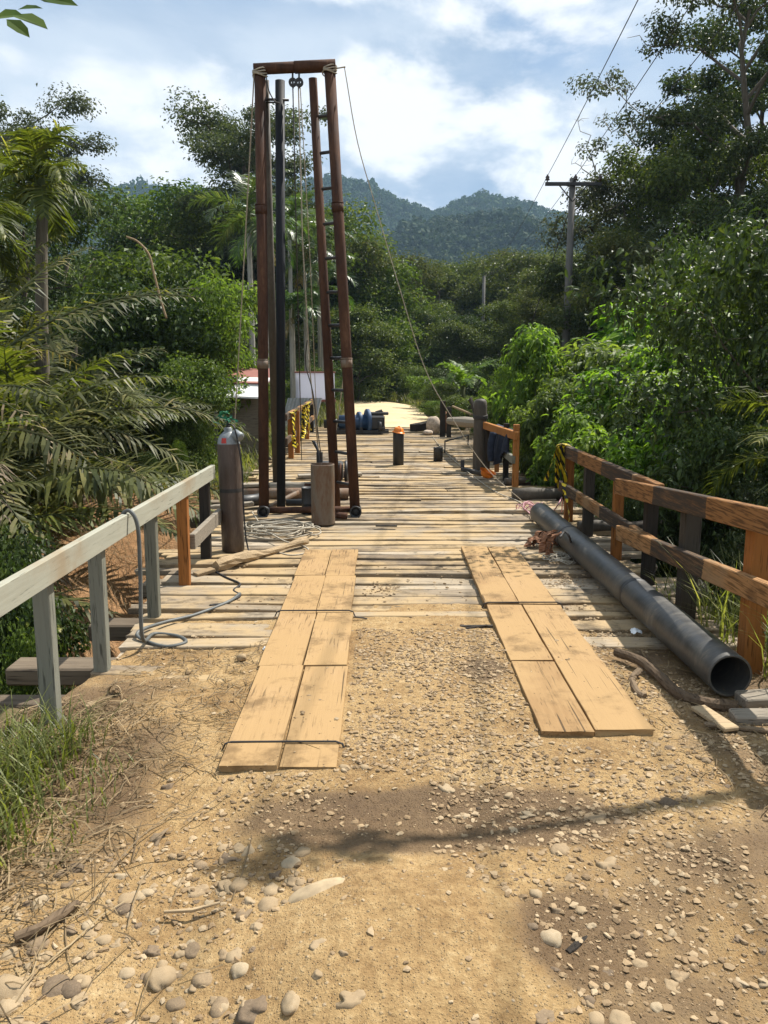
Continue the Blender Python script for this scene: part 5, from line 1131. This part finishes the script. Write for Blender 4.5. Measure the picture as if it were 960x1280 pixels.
for k in range(3):
    line('power_cable', catenary(e1[k], e0[k], .35, 24), .0105, 'wire', f'power cable on the {names[k]} insulator running overhead towards the viewer', 'cable', 'overhead power cables', 6)
    line('power_cable', catenary(e2[k], e1[k], .5, 16), .0105, 'wire', f'power cable from the {names[k]} insulator down the valley to the slim pole', 'cable', 'overhead power cables', 6)
line('stay_wire', [P1 + Vector((0, .1, 7.6)), Vector((P1.x - 1.1, 36, .3))], .02, 'wire', 'dark stay wire slanting from the concrete power pole', 'wire')

# ------------------------------------------------------------------ tree kinds
T = {}
T['broad'] = proto_tree('broad', M['f_mid'], h=10, cr=3.6, cb=.32, seed=1, nl=11, ns=5, lpc=190, L=.22, clump=(.65, 1.2), tr=.2, fill=14)
T['dense'] = proto_tree('dense', M['f_dark'], h=10, cr=3.2, cb=.25, seed=2, nl=12, ns=5, lpc=200, L=.21, clump=(.6, 1.15), tr=.19, fill=22)
T['tall'] = proto_tree('tall', M['f_olive'], h=10, cr=2.3, cb=.42, seed=3, nl=10, ns=5, lpc=170, L=.18, clump=(.45, .85), tr=.14, crown='flat', fill=6)
T['bushy'] = proto_tree('bushy', M['f_mid'], h=10, cr=4.4, cb=.12, seed=4, nl=13, ns=5, lpc=190, L=.26, clump=(.8, 1.4), tr=.2, fill=34, crown='cone')
T['airy'] = proto_tree('airy', M['f_grey'], h=10, cr=3.0, cb=.45, seed=5, nl=9, ns=5, lpc=140, L=.17, clump=(.45, .9), tr=.15, crown='flat', fill=0, bare=.12)
T['olive'] = proto_tree('olive', M['f_olive'], h=10, cr=3.4, cb=.28, seed=6, nl=11, ns=5, lpc=190, L=.20, clump=(.6, 1.15), tr=.18, fill=16)
T['bush'] = proto_tree('bush', M['f_mid'], h=3, cr=1.5, cb=.08, seed=7, nl=10, ns=4, lpc=150, L=.10, clump=(.28, .5), tr=.05, fill=22, crown='cone')
T['brightbush'] = proto_tree('brightbush', M['f_bright'], h=3, cr=1.5, cb=.1, seed=8, nl=10, ns=4, lpc=120, L=.13, clump=(.28, .5), tr=.05, fill=20, W=.42, upw=.9, hang=.4)
T['darkbush'] = proto_tree('darkbush', M['f_dark'], h=3, cr=1.6, cb=.08, seed=9, nl=10, ns=4, lpc=140, L=.11, clump=(.3, .55), tr=.05, fill=26, crown='cone', W=.6)
KIND = {'broad': 'broad leafy', 'dense': 'dark dense', 'tall': 'slender olive', 'bushy': 'full bushy', 'airy': 'thin crowned grey green', 'olive': 'round olive green'}
# forest behind the road bend: (photo x, top y, distance, kind)
forest = [(436, 290, 52, 'bushy'), (462, 308, 58, 'olive'), (492, 322, 62, 'tall'), (515, 328, 70, 'broad'), (545, 322, 66, 'olive'), (572, 322, 74, 'broad'), (598, 322, 70, 'tall'), (622, 312, 76, 'olive'), (650, 296, 68, 'tall'), (676, 304, 72, 'olive'), (704, 305, 62, 'broad'), (735, 306, 64, 'tall'), (768, 312, 60, 'olive'), (800, 305, 66, 'broad'),
          (448, 372, 46, 'bushy'), (482, 388, 52, 'bushy'), (512, 372, 58, 'broad'), (540, 385, 56, 'dense'), (566, 395, 52, 'bushy'), (592, 388, 56, 'dense'), (628, 372, 54, 'broad'), (660, 362, 50, 'olive'), (690, 350, 46, 'tall'), (735, 352, 46, 'tall'), (772, 345, 44, 'dense'), (425, 430, 50, 'bushy'),
          (112, 300, 62, 'olive'), (146, 294, 60, 'dense'), (182, 278, 58, 'olive'), (216, 246, 56, 'dense'), (246, 216, 52, 'broad'), (268, 236, 50, 'olive'), (345, 214, 48, 'dense'), (372, 236, 52, 'broad'), (402, 274, 50, 'olive'), (90, 312, 52, 'bushy'), (60, 310, 46, 'olive'), (25, 290, 42, 'bushy')]
r = np.random.default_rng(44)
left_i = sorted([i for i, f_ in enumerate(forest) if f_[0] < 420], key=lambda i: forest[i][0]); right_i = sorted([i for i, f_ in enumerate(forest) if f_[0] >= 420], key=lambda i: forest[i][0])
ords = ['first', 'second', 'third', 'fourth', 'fifth', 'sixth', 'seventh', 'eighth', 'ninth', 'tenth', 'eleventh', 'twelfth', 'thirteenth']
for i, (px, ty, Yd, kd) in enumerate(forest):
    row = [j for j in (left_i if px < 420 else right_i) if (forest[j][3] == kd)]; o_ = ords[row.index(i)]
    lab = f'{KIND[kd]} tree, {o_} of its kind ' + ('behind the left bank palms' if px < 420 else 'in the forest wall behind the road')
    tree_at('forest_tree', T[kd], px, ty, Yd, 10.9 if px > 420 else 11.5, lab, 'tree', 'forest trees across the valley', r.uniform(0, 6.3), r.uniform(1.0, 1.3))
# outside the frame, for the sides
for i, (x, y, s, kd) in enumerate(((-22, 30, 1.2, 'bushy'), (-26, 42, 1.4, 'broad'), (24, 34, 1.4, 'dense'), (17, 20, 1.0, 'bushy'), (30, 48, 1.5, 'broad'), (-16, 22, .9, 'bushy'), (36, 60, 1.5, 'olive'), (-36, 58, 1.5, 'olive'))):
    place('forest_tree', T[kd], (x, y, float(gz(x, y)) - .1), s, i * 1.3, f'{KIND[kd]} tree standing apart at the side of the valley, number {ords[i]} in size', 'tree', 'forest trees across the valley')
# undergrowth at the foot of the forest
low = [(432, 470, 46, 'bush'), (452, 462, 52, 'brightbush'), (470, 452, 54, 'bush'), (490, 456, 56, 'darkbush'), (508, 462, 53, 'brightbush'), (522, 455, 46, 'bush'), (536, 468, 38, 'brightbush'), (520, 485, 44, 'bush'), (552, 472, 33, 'bush'), (566, 455, 36, 'darkbush'), (585, 450, 40, 'bush'), (600, 468, 28, 'darkbush'), (618, 445, 34, 'bush'), (640, 440, 30, 'darkbush'), (625, 492, 22, 'brightbush'), (645, 505, 20, 'bush'), (548, 500, 30, 'brightbush'), (575, 490, 26, 'bush'), (428, 440, 54, 'darkbush'), (405, 470, 40, 'bush'), (395, 440, 36, 'darkbush')]
PL = {'bush': 'green leafy bush', 'brightbush': 'bright green bush', 'darkbush': 'dark green bush'}
cnt = {}
for i, (px, ty, Yd, kd) in sorted(enumerate(low), key=lambda t: t[1][0]):
    cnt[kd] = cnt.get(kd, -1) + 1
    tree_at('bush', T[kd], px, ty, Yd, 3.3, f'{PL[kd]}, {ords[cnt[kd]]} of its kind along the far road', 'bush', 'bushes along the far road', i * 1.7, r.uniform(1.1, 1.6))

# ------------------------------------------------------------------ trees with a look of their own
def own(name, mat, px, ty, Yd, label, bark='bark', cat='tree', wide=1.0, **k):
    gc, gw = make_tree(**k); q = at(px, ty, Yd); zg = float(gz(q.x, Yd)) - .1; s = (q.z - zg) / k['h']
    root = empty(name, (q.x, Yd, zg), label, cat)
    if gc.n: o = gc.build('crown', mat); o.parent = root; o.scale = (s * wide, s * wide, s)
    o = gw.build('trunk', M[bark], None, True); o.parent = root; o.scale = (s * wide, s * wide, s); return root
own('umbrella_tree', M['f_grey'], 304, 126, 45, 'tall tree with a wide flat open crown behind the areca palms', wide=1.12, h=16, cr=4.1, cb=.46, seed=71, nl=15, ns=8, lpc=230, L=.165, clump=(.5, 1.0), tr=.26, crown='flat', flat=.6, fill=8, top=.35)
own('umbrella_tree', M['f_grey'], 8, 112, 38, 'tall flat crowned tree at the left edge behind the palm', h=15, cr=3.0, cb=.55, seed=72, nl=9, ns=5, lpc=240, L=.155, clump=(.5, 1.0), tr=.2, crown='flat', flat=.6, top=.3)
own('umbrella_tree', M['f_grey'], 66, 128, 40, 'small cloud shaped tree crown against the sky above the palm', h=14.5, cr=2.3, cb=.62, seed=75, nl=7, ns=5, lpc=240, L=.155, clump=(.5, .95), tr=.17, crown='flat', flat=.62, top=.25, lean=.3)
own('jungle_tree', M['f_dark'], 935, -70, 27, 'giant dark jungle tree reaching out of the top right corner', h=18, cr=4.2, cb=.40, seed=73, nl=15, ns=8, lpc=190, L=.16, clump=(.4, .8), tr=.26, flat=.6, bare=.14)
own('jungle_tree', M['f_dark'], 885, 84, 31, 'dark tall tree left of the giant one beside the sparse tree', h=14.5, cr=2.5, cb=.38, seed=74, nl=13, ns=7, lpc=180, L=.155, clump=(.38, .75), tr=.2, flat=.6, bare=.12)
own('jungle_tree', M['f_dark'], 968, 20, 34, 'tall dark tree at the right edge behind the giant one', h=16, cr=3.6, cb=.3, seed=87, nl=14, ns=7, lpc=170, L=.18, clump=(.45, .85), tr=.22, flat=.65)
own('sparse_tree', M['f_grey'], 806, 70, 35, 'sparse thin tree with pale limbs against the sky right of the pole', 'pale_bark', h=15, cr=3.0, cb=.5, seed=76, nl=10, ns=5, lpc=110, L=.15, clump=(.3, .6), tr=.12, bare=.35, crown='flat')
own('bare_tree', M['f_grey'], 748, 152, 36, 'leafless pale twisted tree behind the pole crossarm', 'pale_bark', h=12, cr=2.3, cb=.55, seed=77, nl=8, ns=5, lpc=10, L=.1, tr=.12, bare=1.1, crown='flat')
own('round_tree', M['f_grey'], 800, 222, 32, 'round full crowned olive tree right of the concrete pole', h=10, cr=3.0, cb=.42, seed=78, nl=12, ns=6, lpc=230, L=.15, clump=(.5, .95), tr=.18, fill=14, flat=.75)
own('round_tree', M['f_mid'], 895, 180, 28, 'leafy tree filling the space under the giant dark tree', h=10.5, cr=3.2, cb=.25, seed=79, nl=13, ns=6, lpc=230, L=.16, clump=(.55, 1.0), tr=.18, fill=20)
own('round_tree', M['f_dark'], 945, 230, 22, 'dark leafy tree at the right edge under the giant tree', h=8, cr=2.6, cb=.2, seed=80, nl=12, ns=6, lpc=220, L=.15, clump=(.45, .85), tr=.16, fill=22)
own('round_tree', M['f_olive'], 848, 292, 25, 'olive bushy tree above the glossy shrubs', h=6, cr=2.2, cb=.2, seed=81, nl=11, ns=5, lpc=210, L=.13, clump=(.4, .75), tr=.12, fill=18)
own('round_tree', M['f_dark'], 770, 330, 30, 'dark tree just right of the concrete pole above the shrubs', h=6, cr=2.4, cb=.15, seed=82, nl=11, ns=5, lpc=220, L=.14, clump=(.42, .8), tr=.12, fill=22)
own('broken_tree', M['f_grey'], 868, 268, 24, 'dead forked grey snag leaning among the trees on the right', 'pale_bark', h=5, cr=.9, cb=.6, seed=83, nl=5, ns=2, lpc=5, L=.1, tr=.06, bare=1.1)
own('shade_tree', M['f_dark'], 20, 240, 24, 'dark leafy tree behind the feather palm at the left edge', h=7, cr=2.6, cb=.2, seed=85, nl=11, ns=5, lpc=210, L=.15, clump=(.45, .8), tr=.14, fill=18)

# ------------------------------------------------------------------ shrubs with large glossy leaves on the right
shr = []
for k, sd in enumerate((91, 92, 93)):
    shr.append(proto_tree('shrub', M['f_shrub'] if k < 2 else M['f_bright'], h=4, cr=1.05, cb=.10, seed=sd, nl=12, ns=5, lpc=40, L=.27, clump=(.24, .48), tr=.06, fill=16, W=.38, big=True, flat=.7, upw=1.0, shell=.7, hang=.5))
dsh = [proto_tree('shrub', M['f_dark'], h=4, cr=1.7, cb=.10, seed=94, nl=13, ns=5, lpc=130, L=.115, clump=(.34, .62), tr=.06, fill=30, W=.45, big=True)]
right = [(672, 388, 16.5, 0, 1.15, 'glossy shrub with drooping leaves nearest the banana plant'), (752, 408, 15.5, 1, 1.1, 'glossy shrub below the foot of the concrete pole'), (818, 350, 17.5, 0, 1.25, 'tallest glossy shrub right of the concrete pole'), (868, 362, 15, 2, 1.1, 'bright shrub between the tallest shrub and the dark thicket'), (705, 455, 13.5, 2, 1.05, 'bright green shrub in the middle of the right thicket'), (782, 445, 13, 1, 1.1, 'glossy shrub above the middle of the banded railing'), (842, 440, 12, 0, 1.05, 'glossy shrub against the dark thicket'), (664, 492, 14, 1, .9, 'glossy shrub behind the jacket railing'), (742, 520, 11.5, 0, .9, 'glossy shrub just behind the taped rail end'), (690, 548, 12.5, 2, .7, 'low bright shrub between the jacket railing and the taped rail end'), (812, 530, 10.5, 1, .85, 'glossy shrub leaning towards the middle of the banded railing'), (635, 470, 19, 2, .8, 'bright shrub behind the thick post'), (712, 425, 17.5, 0, 1.1, 'glossy shrub just left of the foot of the concrete pole'), (778, 395, 18.5, 2, 1.1, 'bright shrub under the tallest glossy shrub'), (725, 490, 12.5, 1, 1.0, 'glossy shrub overhanging the deck edge beyond the taped rail end'), (822, 470, 11.8, 2, 1.0, 'bright shrub over the stepped joint of the banded railing'), (865, 470, 10.8, 1, 1.0, 'glossy shrub beside the dark thicket above the railing'), (765, 555, 10.8, 2, .8, 'low bright shrub over the far part of the banded railing'), (850, 410, 13.5, 1, 1.1, 'glossy shrub in front of the grey green palm'), (655, 540, 15.5, 0, .75, 'low glossy shrub behind the orange post under the jacket')]
for k, (px, ty, Yd, kd, wd, lab) in enumerate(right): tree_at('glossy_shrub', shr[kd], px, ty, Yd, 4.45, lab, 'shrub', 'glossy shrubs on the right bank', k * 1.9, wd, 1.25)
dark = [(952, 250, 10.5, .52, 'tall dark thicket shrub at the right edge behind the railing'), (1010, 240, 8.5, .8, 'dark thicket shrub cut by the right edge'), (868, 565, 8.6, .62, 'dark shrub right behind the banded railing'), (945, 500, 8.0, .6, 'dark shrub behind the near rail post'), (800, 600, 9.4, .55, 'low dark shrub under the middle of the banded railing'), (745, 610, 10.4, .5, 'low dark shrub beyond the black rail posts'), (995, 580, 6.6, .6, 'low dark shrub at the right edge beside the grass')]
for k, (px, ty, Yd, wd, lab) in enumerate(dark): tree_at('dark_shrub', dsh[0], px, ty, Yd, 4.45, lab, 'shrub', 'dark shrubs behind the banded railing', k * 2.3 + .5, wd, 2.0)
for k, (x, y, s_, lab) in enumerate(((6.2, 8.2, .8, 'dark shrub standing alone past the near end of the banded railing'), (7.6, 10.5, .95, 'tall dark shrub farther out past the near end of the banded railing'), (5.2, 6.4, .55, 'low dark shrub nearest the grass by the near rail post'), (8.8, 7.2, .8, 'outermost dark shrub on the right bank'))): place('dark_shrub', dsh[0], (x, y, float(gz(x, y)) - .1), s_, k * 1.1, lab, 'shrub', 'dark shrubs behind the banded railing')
# left bank bushes
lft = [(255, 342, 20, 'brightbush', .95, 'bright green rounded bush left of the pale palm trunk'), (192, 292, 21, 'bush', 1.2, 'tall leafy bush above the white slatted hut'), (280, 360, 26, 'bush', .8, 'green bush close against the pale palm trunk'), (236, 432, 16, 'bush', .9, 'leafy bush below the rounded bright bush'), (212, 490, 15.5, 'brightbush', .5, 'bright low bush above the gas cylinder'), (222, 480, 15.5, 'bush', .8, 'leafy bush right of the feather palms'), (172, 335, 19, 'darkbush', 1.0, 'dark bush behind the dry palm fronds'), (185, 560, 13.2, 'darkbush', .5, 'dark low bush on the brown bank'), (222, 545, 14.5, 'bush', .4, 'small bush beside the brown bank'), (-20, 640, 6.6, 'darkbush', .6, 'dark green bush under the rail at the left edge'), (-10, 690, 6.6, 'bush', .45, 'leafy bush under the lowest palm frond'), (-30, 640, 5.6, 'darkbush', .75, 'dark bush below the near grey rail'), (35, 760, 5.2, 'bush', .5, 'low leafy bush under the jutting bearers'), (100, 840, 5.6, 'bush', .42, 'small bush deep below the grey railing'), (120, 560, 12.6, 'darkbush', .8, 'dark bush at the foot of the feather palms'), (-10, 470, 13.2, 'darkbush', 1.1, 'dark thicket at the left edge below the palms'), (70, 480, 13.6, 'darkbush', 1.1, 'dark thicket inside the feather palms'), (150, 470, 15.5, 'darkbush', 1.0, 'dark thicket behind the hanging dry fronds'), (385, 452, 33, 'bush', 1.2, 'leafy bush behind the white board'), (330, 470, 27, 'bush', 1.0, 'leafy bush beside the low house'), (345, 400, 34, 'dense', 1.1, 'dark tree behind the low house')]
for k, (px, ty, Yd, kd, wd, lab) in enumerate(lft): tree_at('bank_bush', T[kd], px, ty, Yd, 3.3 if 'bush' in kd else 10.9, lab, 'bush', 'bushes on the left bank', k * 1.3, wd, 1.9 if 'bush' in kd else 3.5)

# ------------------------------------------------------------------ palms
def palm_clump(x, y, nfr, L, seed, label, dry=4, el=(35, 82), zb=None, az=None, ll=.74):
    r = np.random.default_rng(seed); zg = float(gz(x, y)) if zb is None else zb; root = empty('feather_palm', (x, y, zg), label, 'palm', 'feather palms on the left bank')
    gl, gw, gd = G(), G(), G()
    for k in range(nfr):
        a = (k * 2.4 + r.normal(0, .3)) if az is None else r.uniform(*az); e = math.radians(r.uniform(*el)); Lk = L * r.uniform(.75, 1.15)
        frond(gl, (r.normal(0, .15), r.normal(0, .15), 0), a, e, Lk, r.uniform(.8, 1.6), 50, ll * r.uniform(.85, 1.15), .064, r, .45, r.uniform(.3, .75), gw, r.uniform(-.2, .5))
    for k in range(dry):
        gd = G(); frond(gd, (r.normal(0, .15), r.normal(0, .15), .1), r.uniform(0, 6.3) if az is None else r.uniform(*az), math.radians(r.uniform(40, 75)), L * r.uniform(.7, 1.05), r.uniform(1.7, 2.8), 34, ll * .85, .036, r, .2, 1.1, gw, r.uniform(-.6, .1), .25)
        o = gd.build('dry_frond', M['f_dry']); o.parent = root; o['label'] = 'dry straw coloured frond'
    gw.tube([(0, 0, -.5), (0, 0, .3)], [.3, .22], 10)
    for g, nm, mt in ((gl, 'crown', 'f_palm'), (gw, 'stem', 'f_olive')):
        if g.n: o = g.build(nm, M[mt]); o.parent = root
palm_clump(-6.0, 10.6, 26, 4.1, 101, 'large feather palm in the middle of the left bank', 5, (30, 85))
palm_clump(-7.6, 11.8, 24, 5.8, 102, 'large feather palm at the left edge of the view', 4, (35, 85))
palm_clump(-6.5, 13.0, 24, 4.1, 103, 'feather palm with many dry fronds nearest the brown bank', 8, (35, 80))
palm_clump(-6.2, 8.7, 18, 3.1, 104, 'feather palm closest to the grey railing', 3, (25, 80))
palm_clump(-8.6, 14.6, 18, 6.4, 105, 'feather palm standing behind the others on the left', 3, (45, 85))
palm_clump(-7.2, 15.0, 22, 4.8, 106, 'feather palm behind the dry fronds', 6, (45, 85))
palm_clump(-5.2, 6.8, 9, 2.2, 107, 'small low feather palm with pale fronds beside the grey rail', 2, (20, 60), -1.05, None, .5)
palm_clump(-6.9, 9.2, 16, 4.2, 108, 'feather palm low at the left edge', 3, (30, 80))
def tree_palm(x, y, zc, nfr, L, seed, label, name, mat, bark='pale_bark', tr=.09, lean=0.0, el=(-20, 80), ll=.6, lw=.045, droop=(1.1, 2.0), hang=.5, group='areca palms behind the drilling frame', dead=0):
    r = np.random.default_rng(seed); zg = float(gz(x, y)) - .2; h = zc - zg; root = empty(name, (x, y, zg), label, 'palm', group); gl, gw, gd = G(), G(), G()
    P = [Vector((lean * t * t, 0, h * t)) for t in np.linspace(0, 1, 24)]; gw.tube(P, [tr * (1.15 - .35 * t) * (1 + .05 * (i % 2)) for i, t in enumerate(np.linspace(0, 1, 24))], 10)
    top = P[-1]; gs = G(); gs.tube([top, top + Vector((0, 0, .75))], [tr * 1.0, tr * .7], 10)
    for k in range(nfr):
        u = k / nfr; e = math.radians(el[1] + (el[0] - el[1]) * u + r.normal(0, 6))
        frond(gl, top + Vector((0, 0, .7 - .25 * u)), k * 2.4 + r.normal(0, .2), e, L * r.uniform(.85, 1.1), r.uniform(*droop), 38, ll, lw, r, .5, hang, gs, r.uniform(0, .5))
    for k in range(dead):
        gd = G(); frond(gd, top + Vector((0, 0, .3)), r.uniform(0, 6.3), -.5, L * .8, .8, 30, ll * .8, .03, r, .1, 1.4, None, 0, .3)
        o = gd.build('dry_frond', M['f_dry']); o.parent = root
    for g, nm, mt in ((gl, 'crown', mat), (gs, 'crownshaft', 'f_olive'), (gw, 'trunk', bark)):
        if g.n: o = g.build(nm, M[mt], None, nm == 'trunk'); o.parent = root
def palm_px(px, py, Y_, *a, **k): q = at(px, py, Y_); tree_palm(q.x, Y_, q.z, *a, **k)
palm_px(311, 292, 25, 11, 1.9, 121, 'areca palm with a pale slender trunk left of the rusty frame leg', 'areca_palm', M and 'f_areca', dead=2)
palm_px(330, 312, 27, 10, 1.8, 122, 'areca palm directly behind the left leg of the frame', 'areca_palm', 'f_areca')
palm_px(381, 338, 32, 11, 1.9, 123, 'areca palm seen between the black rod and the ladder', 'areca_palm', 'f_areca', dead=2)
palm_px(403, 372, 33, 10, 1.7, 124, 'areca palm behind the frame ladder', 'areca_palm', 'f_areca')
palm_px(362, 300, 31, 10, 1.9, 125, 'areca palm behind the black rod', 'areca_palm', 'f_areca', dead=1)
palm_px(398, 312, 34, 10, 2.0, 126, 'tallest areca palm behind the ladder leg', 'areca_palm', 'f_areca')
palm_px(366, 405, 31, 9, 1.5, 127, 'short areca palm above the white board', 'areca_palm', 'f_areca', dead=2)
palm_px(34, 268, 16, 13, 1.25, 128, 'bushy feather crowned palm against the sky at the upper left', 'tall_palm', 'f_palm', 'bark', .13, .3, (-35, 82), .62, .05, (1.0, 1.9), .6, 'tall palms on the left')
palm_px(-38, 318, 14, 12, 1.3, 129, 'palm cut by the left edge beside the bushy one', 'tall_palm', 'f_palm', 'bark', .13, 0, (-30, 80), .6, .05, (1.0, 1.9), .6, 'tall palms on the left')
palm_px(850, 385, 22, 10, 1.7, 130, 'grey green palm above the shrubs on the right bank', 'bank_palm', 'f_grey', 'bark', .1, 0, (-10, 80), .6, .045, (1.0, 1.8), .5, 'palms on the right bank')
palm_px(800, 350, 27, 11, 1.9, 131, 'palm with grey fronds behind the tallest glossy shrub', 'bank_palm', 'f_grey', 'bark', .1, 0, (-10, 82), .6, .045, (1.0, 1.8), .5, 'palms on the right bank')
palm_px(895, 400, 19, 10, 1.5, 132, 'yellowish young palm beside the dark thicket', 'bank_palm', 'f_bright', 'bark', .09, 0, (0, 82), .5, .04, (1.0, 1.8), .5, 'palms on the right bank')
palm_px(1005, 655, 6.4, 8, .95, 133, 'young palm with thin fronds at the right edge behind the railing', 'bank_palm', 'f_palm', 'bark', .05, 0, (5, 70), .4, .02, (1.0, 1.8), .5, 'palms on the right bank')
# long dry cane arching over the left bank
q = [at(x, y, 15) for x, y in ((208, 398), (200, 372), (192, 340), (186, 318), (172, 302), (158, 296))]
line('dry_cane', spline(q, 6), .022, 'pale_wood', 'long dry cane arching over the left bank bushes', 'cane')
# banana plant and sapling by the far posts
q = at(578, 505, 24); root = empty('banana_plant', (q.x, 24, -.3), 'banana plant with broad split leaves behind the far posts', 'banana plant'); g = G(); r = np.random.default_rng(55)
gw = G(); gw.tube([(0, 0, 0), (0, 0, 1.0), (.02, 0, 1.7)], [.12, .10, .06], 10)
for k in range(8): frond(g, (0, 0, 1.5 + .05 * k), k * 2.4, math.radians(r.uniform(35, 80)), r.uniform(1.1, 1.6), r.uniform(1.0, 2.0), 26, .3, .075, r, .3, .35, gw, .3)
o = g.build('leaf_crown', M['f_bright']); o.parent = root; o = gw.build('stem', M['f_olive'], None, True); o.parent = root
tree_at('sapling', T['brightbush'], 630, 462, 19.5, 3.0, 'young sapling with big bright leaves above the jacket', 'sapling', None, 0, .42)

# ------------------------------------------------------------------ trees beside the viewer
gc, gw = G(), G(); r = np.random.default_rng(61)      # right of the road: a half bare tree whose long limb shades the dirt
Pm = limb(gw, (6.2, 5.8, -.6), (5.9, 6.1, 7.5), .17, .07, r, 8, .03, 10)
for a, b, r0, r1 in (((6.05, 5.9, 4.2), (1.9, 5.05, 5.0), .05, .018), ((6.0, 6.0, 5.2), (7.2, 7.0, 7.6), .06, .02), ((5.95, 6.05, 6.4), (7.6, 5.2, 8.8), .05, .015), ((5.9, 6.1, 7.4), (6.9, 6.2, 9.5), .06, .015), ((4.2, 5.5, 4.85), (2.4, 5.42, 5.3), .022, .010)):
    Pq = limb(gw, a, b, r0, r1, r, 6, .03, 7)
clump_leaves(gc, [(7.6, 5.2, 8.9), (8.0, 5.0, 8.4), (7.4, 7.1, 7.8), (2.5, 5.15, 4.99), (2.15, 5.09, 5.0)], [.5, .5, .5, .09, .11], 60, .11, r)
root = empty('roadside_tree', (6.2, 5.8, 0), 'half bare roadside tree whose long limb throws the shadow across the dirt', 'tree')
sub(gw, 'trunk', M['bark'], root, True); sub(gc, 'crown', M['f_dark'], root)
gc, gw = G(), G(); Pm = limb(gw, (-4.6, 2.4, -.6), (-4.3, 2.6, 5.0), .14, .06, r, 8, .03, 10)   # left: its twig hangs into the top left corner
limb(gw, (-4.4, 2.55, 3.6), (-1.62, 3.0, 3.24), .035, .008, r, 8, .03, 7)
for a, b in (((-4.3, 2.6, 5.0), (-5.6, 3.4, 6.4)), ((-4.3, 2.6, 4.8), (-4.4, 1.4, 6.0)), ((-4.3, 2.6, 4.6), (-3.6, 2.4, 6.2))): limb(gw, a, b, .05, .015, r, 5, .06, 7)
clump_leaves(gc, [(-5.6, 3.4, 6.5), (-5.1, 3.0, 6.1), (-4.4, 1.4, 6.1), (-4.5, 1.8, 5.6), (-3.6, 2.4, 6.3), (-4.1, 2.5, 5.8)], [.6, .5, .6, .5, .6, .6], 80, .17, r, .5, True)
C = np.array([at(-8, 22, 3.0), at(14, 18, 3.0), at(8, 24, 3.05), at(22, 12, 2.95), at(42, -4, 3.0), at(56, -8, 3.0)]); E = np.array([at(24, 16, 2.97), at(55, 30, 2.95), at(34, 42, 3.02), at(50, 8, 2.95), at(92, 2, 3.0), at(90, -22, 3.0)])
A = E - C; Ls = np.linalg.norm(A, axis=1); A = unit(A); V, F4, F3 = leaf6(C, A, unit(np.array([[.1, -.75, .6]] * 6) + r.normal(size=(6, 3)) * .25), Ls * 1.15, Ls * .60, .10, .08); gc.add(V, F4, F3)
root = empty('overhanging_tree', (-4.6, 2.4, 0), 'leafy tree at the left whose twig hangs into the top left corner', 'tree')
sub(gw, 'trunk', M['bark'], root, True); sub(gc, 'crown', M['f_bright'], root)
